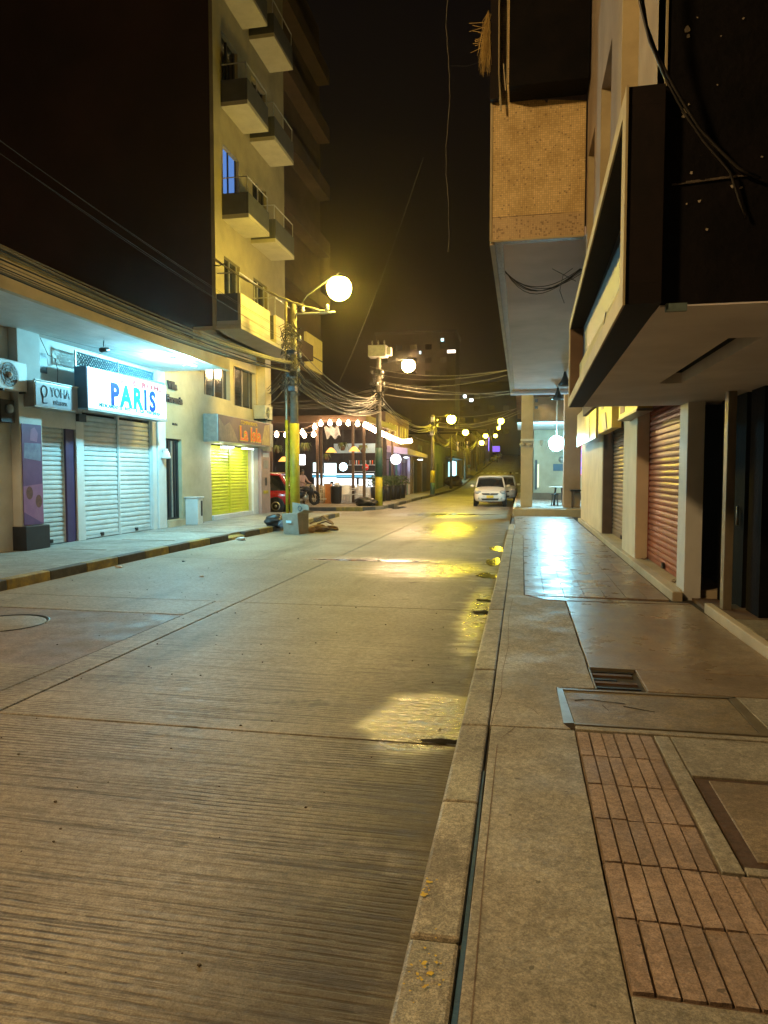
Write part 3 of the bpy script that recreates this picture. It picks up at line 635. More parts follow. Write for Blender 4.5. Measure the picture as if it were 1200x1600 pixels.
b.build('roof_rim', RIMM, sb)
for i in range(8):
    x0 = -9.66 + i * 0.229
    zz = 4.452 + 0.0 * i
    MB().hexa([(x0, 4, zz), (x0 + .222, 4, zz), (x0 + .222, 17.45, zz - .03), (x0, 17.45, zz - .03)], [(x0, 4, zz + .012), (x0 + .222, 4, zz + .012), (x0 + .222, 17.45, zz - .018), (x0, 17.45, zz - .018)]).build('ceiling_board', WPAINT, sb)
box('wall_vent', DARKM, sb, -9.72, -9.69, 12.6, 12.86, 3.72, 4.12)
box('small_box', DARKM, sb, -9.70, -9.64, 12.45, 12.54, 2.66, 3.0)
box('small_box', DARKM, sb, -9.66, -9.58, 13.72, 13.98, 2.80, 2.97)

ps = thing('poster_panel', 'tall purple beauty poster with two round pictures on the pillar by the leftmost shutter', 'poster', (-9.49, 12.1, 0.64))
P1 = M('poster_pink', (0.30, 0.13, 0.24), (0.24, 0.10, 0.21), 0.5, 5, 0)
P2 = M('poster_purple', (0.13, 0.06, 0.17), (0.10, 0.045, 0.14), 0.5, 5, 0)
P3 = M('poster_blue', (0.22, 0.30, 0.42), (0.12, 0.15, 0.26), 0.5, 5, 0)
P4 = M('poster_brown', (0.17, 0.06, 0.045), (0.09, 0.035, 0.03), 0.5, 16, 0)
box('panel', P2, ps, -9.499, -9.485, 11.80, 12.36, 0.64, 2.62)
MB().add([(-9.484, 11.80, .90), (-9.484, 12.36, .64), (-9.484, 12.36, 1.45), (-9.484, 11.80, 1.40)], [(0, 1, 2, 3)]).build('print_patch', P1, ps)
MB().add([(-9.483, 11.84, 1.95), (-9.483, 12.33, 1.90), (-9.483, 12.33, 2.25), (-9.483, 11.86, 2.25)], [(0, 1, 2, 3)]).build('print_patch', P3, ps)
for (y, z) in ((11.97, 1.27), (12.23, 1.10)):
    MB().add([(-9.482, y, z)] + [(-9.482, y + .095 * cos(k * pi / 8), z + .13 * sin(k * pi / 8)) for k in range(16)], [(0, 1 + k, 1 + (k + 1) % 16) for k in range(16)]).build('round_picture', P4, ps)
MB().add([(-9.482, 12.02, 2.30), (-9.482, 12.22, 2.28), (-9.482, 12.26, 2.45), (-9.482, 12.16, 2.57), (-9.482, 12.05, 2.52)], [(0, 1, 2, 3, 4)]).build('round_picture', P1, ps)

ys_ = thing('beauty_shop_sign', 'grey white box sign reading YOHA with a face outline above the leftmost shutter', 'sign', (-9.5, 12.4, 3.2))
SG = M('pale_sign_face', (0.25, 0.25, 0.28), (0.21, 0.21, 0.24), 0.45, 3, 0.02)
INK = M('grey_ink', (0.05, 0.06, 0.09), (0.04, 0.05, 0.07), 0.5, 5, 0); INK2 = M('faded_ink', (0.17, 0.19, 0.25), (0.13, 0.15, 0.2), 0.5, 5, 0)
box('casing', GALV, ys_, -9.69, -9.26, 11.90, 13.24, 2.95, 3.46, 0.01)
box('sign_face', SG, ys_, -9.258, -9.25, 11.93, 13.21, 2.98, 3.43)
box('trim', WPAINT, ys_, -9.28, -9.238, 11.90, 13.24, 3.462, 3.485)
lettering('YOHA', 0.27, INK, ys_, (-9.245, 12.65, 3.27), 'L', 0.80)
lettering('UÑAS SPA', 0.11, INK2, ys_, (-9.245, 12.65, 3.07), 'L', 0.85)
b = MB(); pts = [(-9.246, 12.17 + .085 * cos(a) * (1 + .1 * sin(3 * a)), 3.27 + .11 * sin(a)) for a in [pi * (-.55 + k * .16) for k in range(11)]] + [(-9.246, 12.10, 3.22), (-9.246, 12.13, 3.15), (-9.246, 12.11, 3.05)]
b.tube(pts, .012, 4); b.tube([(-9.246, 12.13, 3.04), (-9.246, 12.24, 3.05)], .016, 4); b.build('face_outline', INK2, ys_)

dg = thing('drugstore_sign', 'large glowing white drugstore sign reading PARIS in blue letters', 'sign', (-9.4, 14.7, 3.5))
LIT = M('lit_sign_face', (0.85, 0.95, 1.0), (0.8, 0.92, 0.98), 0.4, 2, 0, emit=(0.62, 0.93, 1.0), es=1.15)
MB().hexa([(-9.38, 13.30, 3.05), (-9.08, 13.30, 3.05), (-9.08, 16.62, 3.0), (-9.38, 16.62, 3.0)], [(-9.38, 13.30, 3.93), (-9.10, 13.30, 3.93), (-9.10, 16.62, 4.0), (-9.38, 16.62, 4.0)]).build('casing', M('sign_casing_blue', (0.10, 0.22, 0.36), (0.08, 0.17, 0.28), 0.45, 3, .02), dg, 0.008)
MB().box(-9.078, -9.068, 13.33, 16.60, 3.06, 3.92).build('sign_face', LIT, dg)
MB().box(-9.08, -9.05, 13.28, 16.64, 3.0, 3.05).build('trim', GALV, dg)
B1 = M('sign_blue', (0.003, 0.02, 0.13), (0.003, 0.018, 0.12), 0.6, 5, 0, emit=(0.01, 0.08, 0.30), es=0.3, spec=.1); B2 = M('sign_cyan', (0.004, 0.10, 0.14), (0.004, 0.09, 0.13), 0.6, 5, 0, emit=(0.01, 0.30, 0.38), es=0.4, spec=.1)
RD = M('sign_red', (0.10, 0.008, 0.01), (0.09, 0.007, 0.009), 0.5, 5, 0, emit=(0.5, 0.12, 0.12), es=0.35)
for ch, y, m in (('P', 14.30, B1), ('A', 14.76, B2), ('R', 15.25, B2), ('I', 15.60, B1), ('S', 15.93, B1)):
    lettering(ch, 0.66, m, dg, (-9.064, y, 3.42), 'L', 0.98, bold=0.030)
lettering('DROGUERIA Y DISTRIBUCIONES', 0.20, RD, dg, (-9.064, 15.02, 3.785), 'L', 0.93, bold=.009)
lettering('MEDICAMENTOS - INYECTOLOGIA - PERFUMERIA', 0.12, B2, dg, (-9.064, 15.0, 3.15), 'L', 0.98, bold=.002)
gr = thing('security_grille', 'blue lit metal lattice grille standing on top of the drugstore sign', 'grille', (-9.45, 15, 4.0))
b = MB(); 
for i in range(34):
    y = 13.42 + i * 0.094
    b.tube([(-9.42, y, 3.99), (-9.42, min(y + .28, 16.6), 4.26)], .014, 4, cap=False); b.tube([(-9.42, min(y + .28, 16.6), 3.99), (-9.42, y, 4.26)], .014, 4, cap=False)
b.tube([(-9.42, 13.4, 4.26), (-9.42, 16.62, 4.26)], .014, 4); b.tube([(-9.42, 13.4, 4.0), (-9.42, 16.62, 4.0)], .014, 4)
b.build('lattice', M('teal_grille', (.03, .09, .12), (.02, .06, .08), .6, 9, 0), gr)
for y in (13.4, 15.0, 16.62): box('post', GALV, gr, -9.43, -9.40, y - .012, y + .012, 3.96, 4.30)

def fixture(name, label, loc, size, col, power, target, mat=DARKM, spot=None, glow=30, rad=0.1):
    t = thing(name, label, 'light', loc); x, y, z = loc; sx_, sy_, sz_ = size
    MB().box(x - sx_, x + sx_, y - sy_, y + sy_, z, z + sz_).build('housing', mat, t, 0.006)
    MB().box(x - sx_ * .9, x + sx_ * .9, y - sy_ * .95, y + sy_ * .95, z - .012, z - .001).build('diffuser', E_('glow_' + name, col, glow), t)
    ld = bpy.data.lights.new('lamp_light', 'SPOT' if spot else 'POINT'); ld.color = col; ld.energy = power; ld.shadow_soft_size = rad
    lo = bpy.data.objects.new('lamp_light', ld); COL.objects.link(lo); lo.parent = t; lo.location = (0, 0, -0.07 - rad * .3)
    if spot:
        ld.spot_size = R(spot); ld.spot_blend = 0.6
        lo.rotation_euler = (Vector(target) - Vector(loc)).to_track_quat('-Z', 'Y').to_euler()
    return t
CY = (0.26, 0.80, 1.0)
fixture('canopy_tube_light', 'bright bluish white tube light under the canopy above the PARIS sign', (-7.92, 15.4, 4.30), (.05, .6, .05), CY, 560, None, WHITEP, None, 25, 0.12)
cm = thing('spot_camera', 'small black camera hanging from the canopy ceiling before the drugstore sign', 'camera', (-8.6, 13.2, 4.4))
MB().tube([(-8.6, 13.2, 4.43), (-8.6, 13.2, 4.30)], .012, 5).build('bracket', DARKM, cm); MB().tube([(-8.62, 13.12, 4.22), (-8.58, 13.32, 4.26)], .05, 8).build('body', BLACKP, cm)

def ac_unit(label, loc, side, w_=0.8, h=0.56, d=0.28, mat=WHITEP):
    x, y, z = loc; t = thing('air_conditioner', label, 'air conditioner', loc)
    MB().box(x, x + d, y - w_ / 2, y + w_ / 2, z, z + h).build('casing', mat, t, 0.02)
    b = MB(); c = (x + d + .004, y - w_ * .10, z + h / 2); r_ = h * .40
    b.add([c] + [(c[0], c[1] + r_ * cos(k * pi / 10), c[2] + r_ * sin(k * pi / 10)) for k in range(20)], [(0, 1 + k, 1 + (k + 1) % 20) for k in range(20)]); b.build('fan_opening', BLACKP, t)
    b = MB()
    for q in (1.0, .75, .5, .25):
        b.tube([(c[0] + .012, c[1] + r_ * q * cos(k * pi / 10), c[2] + r_ * q * sin(k * pi / 10)) for k in range(21)], .005, 4, cap=False)
    for k in range(6):
        b.tube([(c[0] + .014, c[1], c[2]), (c[0] + .014, c[1] + r_ * cos(k * pi / 3), c[2] + r_ * sin(k * pi / 3))], .004, 4)
    b.ball((c[0] + .01, c[1], c[2]), .05, 8, 6); b.build('fan_guard', mat, t)
    b = MB()
    for s in (-1, 1): b.box(x - .02, x + d + .05, y + s * w_ * .36 - .015, y + s * w_ * .36 + .015, z - .04, z - .002)
    b.build('bracket', DARKM, t)
    return t
ac_unit('white air conditioner unit with round fan high on the wall at the left edge', (-9.69, 11.50, 3.22), 1)
mt = thing('electric_meter', 'dark electric meter box with a round glass under the left air conditioner', 'meter', (-9.6, 11.45, 2.7))
MB().box(-9.69, -9.56, 11.36, 11.72, 2.62, 3.05).build('casing', DARKM, mt, .01); MB().lathe([(.09, 0), (.085, .05), (.05, .075), (.001, .08)], (-9.555, 11.56, 2.88), 12, 'x').build('glass_dome', M('meter_glass', (.3, .36, .4), (.25, .3, .34), .15, 5, 0), mt)
al = thing('alarm_bell', 'small white alarm siren on the white pillar right of the drugstore shutter', 'siren', (-9.6, 17.4, 2.1))
MB().lathe([(.05, .1), (.10, .02), (.13, -.1), (.135, -.14)], (-9.53, 17.4, 2.2), 12).build('bell', WHITEP, al); MB().box(-9.62, -9.5, 17.33, 17.47, 2.28, 2.33).build('bracket', WHITEP, al)

# ------------------------------------------------------------------ left: apartment tower with balconies
TWP = M('tower_plaster', (0.28, 0.235, 0.125), (0.22, 0.185, 0.10), 0.8, 1.6, 0.1, dirt=0.25)
tw = thing('apartment_tower', 'tall beige apartment tower with stacked balconies and a dark windowless side wall', 'building', (-9.5, 22, 0.15))
wall_x('street_wall', BEIGE, tw, -9.98, -9.72, 17.62, 25.4, 0.15, 6.05, [(17.62, 18.66, 0.34, 2.64), (20.62, 23.95, 0.2, 2.62), (20.2, 22.15, 4.12, 5.35), (22.45, 24.45, 4.0, 5.35), (17.62, 20.0, 4.78, 6.05)])
box('column', BEIGE, tw, -9.9, -9.4, 24.62, 25.2, 2.5, 6.04)
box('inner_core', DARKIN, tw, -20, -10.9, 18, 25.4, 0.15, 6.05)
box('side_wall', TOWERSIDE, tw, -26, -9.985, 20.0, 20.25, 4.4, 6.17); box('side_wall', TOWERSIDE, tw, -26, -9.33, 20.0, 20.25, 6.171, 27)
box('corner_wall', TWP, tw, -9.32, -9.20, 19.99, 20.45, 6.05, 27, 0)
box('step', CREAM, tw, -9.96, -9.6, 17.66, 18.62, 0.15, 0.33)
box('end_wall', BEIGE, tw, -16, -9.72, 25.41, 25.55, 0.15, 3.6)
dr = box('metal_door', DARKM, tw, -9.86, -9.82, 17.64, 18.64, 0.34, 2.64)
for i in range(6): MB().box(-9.82, -9.795, 17.70 + i * .16, 17.78 + i * .16, 0.4, 2.58).build('door_bar', GALV if i == 3 else DARKM, dr)
shutter(tw, SHY, -9.86, 20.68, 22.22, 0.30, 2.62, 1, 0.105, lock=False)
shutter(tw, SHY, -9.86, 22.32, 23.86, 0.30, 2.62, 1, 0.105, lock=False)
box('shutter_post', SHY, tw, -9.88, -9.82, 22.255, 22.285, 0.3, 2.62)
box('sill', WPAINT, tw, -9.97, -9.66, 20.64, 23.93, 0.15, 0.29)
box('door_jamb', WPAINT, tw, -9.72, -9.64, 23.96, 24.42, 0.15, 2.6)
PST = M('pink_poster_wall', (0.42, 0.27, 0.23), (0.30, 0.22, 0.2), 0.6, 3.5, 0.05)
box('pillar', PST, tw, -9.72, -9.52, 24.44, 25.35, 0.15, 2.55)
for (y, z, w2, h2, m) in ((24.9, 1.35, .2, .3, BLACKP), (24.9, 2.0, .5, .3, GALV), (24.88, .95, .5, .12, YPAINT), (24.9, 2.35, .6, .16, WPAINT)):
    MB().add([(-9.515, y - w2 / 2, z - h2 / 2), (-9.515, y + w2 / 2, z - h2 / 2), (-9.515, y + w2 / 2, z + h2 / 2), (-9.515, y - w2 / 2, z + h2 / 2)], [(0, 1, 2, 3)]).build('poster_print', m, tw)
for (y0, y1) in ((20.2, 22.15), (22.45, 24.45)):
    wf = sub('window', tw, (-9.85, y0, 4.1)); z0 = 4.12 if y0 < 22 else 4.0
    box('pane', GLASSD, wf, -9.87, -9.86, y0, y1, z0, 5.35)
    for q in range(3):
        yq = y0 + (y1 - y0) * (q + .5) / 3; box('frame', ALU, wf, -9.855, -9.83, yq - .02, yq + .02, z0, 5.35)
lettering('Villa', 0.30, NAVY, tw, (-9.70, 18.12, 4.12), 'L', 1.0, .03, bold=.012)
lettering('Florencia', 0.28, NAVY, tw, (-9.70, 18.22, 3.74), 'L', 0.9, .03, bold=.012)
lettering('18-47 A', 0.09, NAVY, tw, (-9.70, 18.25, 3.05), 'L', 1.0, .01)
# storeys
SOF = M('tower_soffit', (0.34, 0.30, 0.21), (0.28, 0.25, 0.175), 0.8, 2, 0.08)
BALG = M('grey_balcony_panel', (0.055, 0.055, 0.058), (0.04, 0.04, 0.042), 0.6, 3, 0.05)
base = [6.18, 9.62, 13.05, 16.45, 19.9, 23.3]
holes = []
for zb in base:
    holes += [(20.85, 22.1, zb + .12, zb + 2.35), (23.3, 24.6, zb + .12, zb + 2.35)]
wall_x('tower_wall', TWP, tw, -9.55, -9.30, 20.46, 26.6, 6.05, 27, holes)
box('end_wall', BROWNW, tw, -18, -9.56, 26.4, 26.6, 6.05, 27)
box('first_floor_slab', SOF, tw, -9.96, -8.40, 20.0, 25.4, 6.05, 6.16)
BLIT = E_('blue_lit_curtain', (0.10, 0.22, 0.55), 0.55)
for i, zb in enumerate(base):
    for (y0, y1, xo) in ((20.05 if i == 0 else 20.75, 22.55, -8.42), (23.1, 25.1, -8.40)):
        bal = sub('balcony', tw, (-9.3, y0, zb))
        box('floor', SOF, bal, -9.30, xo, y0, y1, zb, zb + .13)
        pm = CREAM if i == 0 else BALG; h = .95 if i == 0 else .78
        box('parapet', pm, bal, xo - .10, xo, y0 + .001, y1, zb + .131, zb + h, .008)
        box('parapet_side', BALG, bal, -9.299, xo - .101, y0, y0 + .09, zb + .131, zb + h)
        box('parapet_side', BALG, bal, -9.299, xo - .101, y1 - .09, y1, zb + .131, zb + h)
        hr = h + (.62 if i == 0 else .48); rb = MB()
        rb.tube([(-9.28, y0 + .03, zb + hr), (xo - .05, y0 + .03, zb + hr), (xo - .05, y1 - .03, zb + hr)], .02, 5)
        for yq in (y0 + .03, (y0 + y1) / 2, y1 - .03): rb.tube([(xo - .05, yq, zb + h), (xo - .05, yq, zb + hr)], .018, 5)
        rb.build('railing', GALV, bal)
        dw = sub('balcony_door', tw, (-9.4, y0, zb + .12)); ya, yb = (20.85, 22.1) if y0 < 22 else (23.3, 24.6)
        box('pane', BLIT if (i == 1 and y0 < 22) else GLASSD, dw, -9.45, -9.44, ya, yb, zb + .12, zb + 2.35)
        fb = MB()
        for yq in (ya + .03, (ya + yb) / 2, yb - .03): fb.box(-9.439, -9.40, yq - .03, yq + .03, zb + .12, zb + 2.35)
        fb.build('frame', GALV if i == 0 else DARKM, dw)
ac_unit('cream window air conditioner hanging on the wall above the La Isla sign', (-9.70, 24.55, 3.66), 1, 0.8, 0.5, 0.45, M('cream_plastic', (.6, .55, .36), (.5, .45, .3), .5, 5, .02))
cb = thing('utility_cabinet', 'low white utility cabinet standing between the dark metal door and the yellow shutters', 'cabinet', (-9.5, 18.9, .15))
MB().box(-9.70, -9.30, 18.80, 19.12, .15, .93).build('casing', WPAINT, cb, .01); MB().box(-9.72, -9.27, 18.77, 19.15, .932, .97).build('lid', WHITEP, cb, .006); MB().box(-9.298, -9.285, 18.98, 19.07, .4, .85).build('door_slot', BLACKP, cb)
isl = thing('pawnshop_sign', 'brown box sign reading La Isla in orange letters over yellow green shutters', 'sign', (-9.5, 22.3, 3.0))
SGB = M('brown_sign_face', (0.12, 0.055, 0.075), (0.17, 0.10, 0.09), 0.45, 2.2, 0)
MB().box(-9.70, -9.22, 20.05, 24.9, 2.64, 3.50).build('casing', GALV, isl, .01)
MB().box(-9.219, -9.21, 20.08, 24.55, 2.67, 3.48).build('sign_face', SGB, isl)
MB().add([(-9.208, 20.1, 2.69), (-9.208, 21.6, 2.69), (-9.208, 21.2, 3.1), (-9.208, 20.9, 3.3), (-9.208, 20.5, 3.15), (-9.208, 20.1, 3.4)], [(0, 1, 2, 3, 4, 5)]).build('print_patch', M('sign_tan', (.36, .24, .16), (.2, .14, .1), .5, 7, 0), isl)
MB().add([(-9.208, 23.7, 2.69), (-9.208, 24.5, 2.69), (-9.208, 24.5, 3.46), (-9.208, 24.0, 3.4)], [(0, 1, 2, 3)]).build('print_patch', M('sign_gold', (.45, .34, .1), (.3, .2, .08), .5, 7, 0), isl)
OR = M('sign_orange', (0.75, 0.11, 0.02), (0.65, 0.09, 0.015), 0.5, 5, 0, emit=(.7, .1, .02), es=.18); YL = M('sign_yellow', (0.75, 0.50, 0.04), (0.6, 0.4, 0.03), 0.5, 5, 0)
lettering('La Isla', 0.66, YL, isl, (-9.205, 22.65, 2.97), 'L', 1.18, .004, bold=.03); lettering('La Isla', 0.66, OR, isl, (-9.192, 22.65, 2.97), 'L', 1.18, .004, bold=-.002)
lettering('COMPRAVENTA', 0.17, YL, isl, (-9.205, 22.55, 3.36), 'L', 1.2, .004)
COOL = (0.80, 0.98, 0.95)
fixture('shutter_floodlight', 'white floodlight under the left half of the La Isla sign', (-9.42, 21.2, 2.52), (.10, .34, .05), COOL, 12, None, GALV, None, 30, .06)
fixture('shutter_floodlight', 'white floodlight under the right half of the La Isla sign', (-9.42, 22.9, 2.52), (.10, .34, .05), COOL, 12, None, GALV, None, 30, .06)

# second, darker tower behind, rising over the restaurant
t2 = thing('dark_tower', 'dark apartment block behind the first tower with one yellow lit strip low on its corner', 'building', (-11, 40, 4))
TW2 = M('soot_brown_wall', (0.075, 0.042, 0.028), (0.05, 0.028, 0.019), 0.85, 1.2, 0.15, dirt=0.3)
box('wall', TW2, t2, -22, -11.6, 30.6, 39.4, 7.2, 27)
for k in range(6): box('balcony_slab', TW2, t2, -11.599, -10.9, 31, 35.6 if k == 0 else 39.0, 7.6 + k * 3.2, 8.4 + k * 3.2)
box('base_wall', DARKIN, t2, -22, -15.3, 31, 40, 0.15, 7.19)
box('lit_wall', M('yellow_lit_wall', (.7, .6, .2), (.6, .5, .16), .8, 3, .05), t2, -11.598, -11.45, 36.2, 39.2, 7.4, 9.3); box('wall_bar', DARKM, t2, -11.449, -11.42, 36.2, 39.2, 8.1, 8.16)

# ------------------------------------------------------------------ right: near dark building with projecting window frame
nb = thing('dark_shop_building', 'near right building with sooty black end wall and a projecting cream rimmed window frame', 'building', (2.2, 6, 0.15))
box('end_wall', BLACKW, nb, 0.675, 5.2, 3.75, 3.95, 2.5, 12)
FX0, FX1 = 0.488, 0.58
def skewbox(name, mat, a0, a1, y0, y1, z0, z1, b1=None, par=nb):
    """a box running along the street whose street side follows the slightly turned frame"""
    def fx(y): return FX0 + (y - 3.7) / 5.55 * (FX1 - FX0)
    p = [(fx(y0) + a0, y0), (a1 if b1 else fx(y0) + a1, y0), (a1 if b1 else fx(y1) + a1, y1), (fx(y1) + a0, y1)]
    return MB().prism(p, z0, z1).build(name, mat, par)
RIMC = M('cream_rim', (0.50, 0.41, 0.22), (0.42, 0.34, 0.18), 0.7, 5, 0.1, dirt=0.2)
skewbox('frame_bottom', DARKBR, 0.012, 0.185, 3.7, 9.25, 2.50, 2.60); skewbox('frame_top', DARKBR, 0.012, 0.185, 3.7, 9.25, 3.47, 3.56)
skewbox('frame_post', DARKBR, 0.012, 0.185, 3.70, 3.86, 2.601, 3.469); skewbox('frame_post', BROWNW, 0.012, 0.185, 9.1, 9.25, 2.601, 3.469)
skewbox('rim', RIMC, 0.0, 0.0115, 3.69, 9.26, 2.495, 2.60); skewbox('rim', RIMC, 0.0, 0.0115, 3.69, 9.26, 3.47, 3.565)
skewbox('rim', RIMC, 0.0, 0.0115, 3.69, 3.83, 2.601, 3.469); skewbox('rim', RIMC, 0.0, 0.0115, 9.14, 9.26, 2.601, 3.469)
YW = M('yellow_plaster', (0.66, 0.56, 0.24), (0.55, 0.46, 0.19), 0.8, 4, 0.1, dirt=0.15)
FACX = 0.678
box('recess_wall', YW, nb, FACX + .02, FACX + .15, 3.96, 9.2, 2.601, 3.02)
box('recess_window', NAVY, nb, FACX + .06, FACX + .15, 3.96, 9.2, 3.021, 3.47)
wb = MB().tube([(FACX + .01, 6.2, 3.02), (FACX - .0, 6.3, 2.9), (FACX + .0, 6.1, 2.84), (FACX - .01, 6.35, 2.78)], .006, 4); wb.build('loose_wire', CABLE, nb)
# upper facade with tall recessed windows
wh = [(4.62, 5.42, 3.6, 6.9), (6.02, 6.80, 3.6, 5.16), (7.36, 8.02, 3.6, 5.10), (4.62, 5.42, 7.2, 9.5), (6.02, 6.8, 7.2, 9.5)]
UPW = M('upper_brown_plaster', (0.40, 0.31, 0.20), (0.32, 0.24, 0.155), 0.8, 3, 0.12, dirt=0.25)
wall_x('upper_wall', UPW, nb, FACX, FACX + .28, 3.96, 8.19, 3.57, 12, wh)
for (a, c, d, e_) in wh:
    wf = sub('window', nb, (FACX + .2, a, d)); box('pane', BROWNW if d < 4 else GLASSD, wf, FACX + .15, FACX + .16, a, c, d, e_)
    box('frame', RIMC, wf, FACX + .0, FACX + .15, c - .012, c - .001, d, e_)
box('corner_trim', RIMC, nb, FACX - .003, FACX + .008, 3.742, 3.958, 3.57, 12)
# soffit over the pavement with its open slot
SX0, SX1 = 0.676, 5.2
b = MB()
for (x0, x1, y0, y1) in ((SX0, 1.27, 3.96, 9.25), (1.27, 1.47, 3.96, 4.75), (1.27, 1.47, 7.0, 9.25), (1.47, SX1, 3.96, 9.25)): b.box(x0, x1, y0, y1, 2.502, 2.60)
b.build('soffit', TANW, nb); box('soffit_slot', NAVY, nb, 1.2, 1.55, 4.7, 7.05, 2.76, 2.78)
for (x0, x1, y0, y1) in ((1.255, 1.27, 4.75, 7.0), (1.47, 1.485, 4.75, 7.0), (1.255, 1.485, 4.74, 4.75), (1.255, 1.485, 7.0, 7.01)): box('slot_side', NAVY, nb, x0, x1, y0, y1, 2.601, 2.76)
box('near_soffit_edge', TANW, nb, SX0, SX1, 3.752, 3.958, 2.49, 2.499)
box('junction_box', M('teal_plastic', (.16, .22, .20), (.1, .14, .13), .5, 25, 0), nb, 0.70, 0.80, 3.72, 3.749, 2.462, 2.50)
# chipped plaster spots and the ledge line on the black wall
PL = M('bare_plaster', (0.42, 0.36, 0.26), (0.28, 0.23, 0.16), 0.9, 20, .2); b = MB(); rnd = random.Random(4)
for (x, z, r_) in ((.775, 3.835, .020), (.78, 3.80, .012), (.775, 3.44, .018), (.77, 3.42, .014), (.79, 3.47, .006), (.85, 3.0, .010), (1.0, 3.06, .012), (1.04, 3.05, .010), (.89, 2.86, .008), (1.03, 3.85, .006), (.82, 3.88, .005), (.92, 3.55, .006), (1.13, 3.19, .007), (.79, 2.99, .006), (.93, 3.78, .005), (.81, 3.14, .008)):
    rs = [r_ * rnd.uniform(.45, 1.1) for _ in range(9)]
    b.add([(x, 3.746, z)] + [(x + rs[k] * cos(2 * pi * k / 9), 3.746, z + rs[k] * sin(2 * pi * k / 9)) for k in range(9)], [(0, 1 + (k + 1) % 9, 1 + k) for k in range(9)])
b.build('chipped_plaster', PL, nb)
b = MB()
for i in range(16):
    x = .72 + i * .022; h = rnd.uniform(.003, .013); b.box(x, x + .021, 3.742, 3.7495, 3.085 + i * .0012, 3.085 + i * .0012 + h)
b.build('plaster_ledge', M('sooty_ledge', (.12, .09, .06), (.05, .04, .03), .9, 20, .2), nb)
hc = thing('hanging_cable', 'thick black cable drooping across the sooty wall at the top right', 'cable', (0.9, 3.6, 3.8))
MB().tube([(.50, 3.62, 4.9), (.515, 3.62, 4.3), (.53, 3.62, 4.0), (.565, 3.63, 3.80), (.62, 3.64, 3.66), (.70, 3.66, 3.52), (.76, 3.68, 3.43), (.83, 3.70, 3.33), (.93, 3.71, 3.22), (1.02, 3.72, 3.13), (1.12, 3.73, 3.08)], .0085, 6).build('cable', CABLE, hc)
MB().tube([(.485, 3.61, 4.9), (.505, 3.61, 4.2), (.53, 3.61, 3.9), (.58, 3.62, 3.72), (.66, 3.65, 3.56), (.75, 3.68, 3.41), (.85, 3.70, 3.27), (.98, 3.72, 3.12), (1.03, 3.73, 2.98), (1.06, 3.73, 2.9)], .006, 6).build('cable', CABLE, hc)
# near shop front: recess, dark panels, dark shutter, step
box('step', CREAM, nb, 1.98, 2.06, 0.5, 8.05, 0.12, 0.235, .01)
STEPM = pavement_material('shop_floor_tile', (0.34, 0.29, 0.20), (0.42, 0.36, 0.26), (0.2, 0.16, 0.11), 0.45)
for i in range(9):
    y0 = 0.6 + i * 0.83; MB().box(2.065, 2.62, y0, y0 + .82, 0.12, 0.23).build('floor_tile', STEPM if i % 2 else BROWNW, nb, .003)
box('shop_wall', BLACKP, nb, 2.95, 3.1, -1, 8.05, 0.12, 2.5)
box('black_panel', BLACKW, nb, 2.30, 2.6, 7.32, 7.72, 0.235, 2.5)
box('upper_panel', BLACKW, nb, 2.36, 2.60, 0.5, 7.31, 2.22, 2.5)
shutter(nb, SHD, 2.42, 4.0, 7.28, 0.235, 2.22, -1, .095); shutter(nb, SHD, 2.50, 0.6, 3.9, 0.235, 2.22, -1, .095)
MB().box(2.08, 2.165, 7.72, 7.84, 0.12, 2.5).build('metal_post', ALU, nb, .004)
box('door', BLACKW, nb, 2.30, 2.36, 7.86, 8.78, 0.16, 2.5); MB().tube([(2.27, 7.98, 1.1), (2.27, 7.98, 1.3)], .015, 6).build('door_handle', GALV, nb)
box('door_sill', BROWNW, nb, 2.02, 2.36, 7.85, 8.78, 0.12, 0.16)
st = thing('lock_plate', 'tiny pale blue sticker on the dark shutter near the right edge', 'sticker', (2.46, 6.2, 1.6))
MB().box(2.448, 2.455, 6.15, 6.27, 1.78, 1.88).build('plate', M('pale_sticker', (.2, .22, .28), (.15, .17, .2), .5, 9, 0), st); st.location = (2.46 - .11, 6.9, 1.6)

# ------------------------------------------------------------------ right: mosaic building with deep overhang
mb = thing('mosaic_building', 'building whose mosaic tiled upper floor overhangs the sidewalk on the right', 'building', (1, 15, 0.15))
MXL = -0.385
MB().box(MXL, 0.66, 8.2, 8.34, 4.32, 12).build('mosaic_wall', MOSAIC, mb)
box('mosaic_wall', MOSAIC, mb, MXL, MXL + .14, 8.341, 23.4, 4.32, 12)
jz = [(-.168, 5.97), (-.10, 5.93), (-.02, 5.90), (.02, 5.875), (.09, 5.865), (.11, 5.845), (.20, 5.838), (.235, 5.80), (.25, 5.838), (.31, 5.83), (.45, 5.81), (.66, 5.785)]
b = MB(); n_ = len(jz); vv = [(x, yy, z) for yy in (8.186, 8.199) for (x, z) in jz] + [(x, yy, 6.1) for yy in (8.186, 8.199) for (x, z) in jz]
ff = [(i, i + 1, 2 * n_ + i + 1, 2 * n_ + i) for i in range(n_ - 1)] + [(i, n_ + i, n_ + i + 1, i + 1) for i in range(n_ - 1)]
b.add(vv, ff); b.build('jagged_strip', M('bluish_grey_strip', (.13, .11, .13), (.09, .08, .095), .85, 6, .3, dirt=.3), mb)  # thin bluish grey strip with a jagged lower edge below the black volume
box('corner_bead', RIMC, mb, MXL - .006, MXL + .02, 8.19, 8.2, 4.32, 12)
box('edge_bead', RIMC, mb, MXL, 0.66, 8.188, 8.199, 4.305, 4.325)
box('soffit', GREYS, mb, MXL + .001, 2.1, 8.21, 23.35, 4.325, 4.42)
box('soffit_beam', GREYS, mb, MXL + .001, 2.1, 22.9, 23.34, 4.22, 4.324)
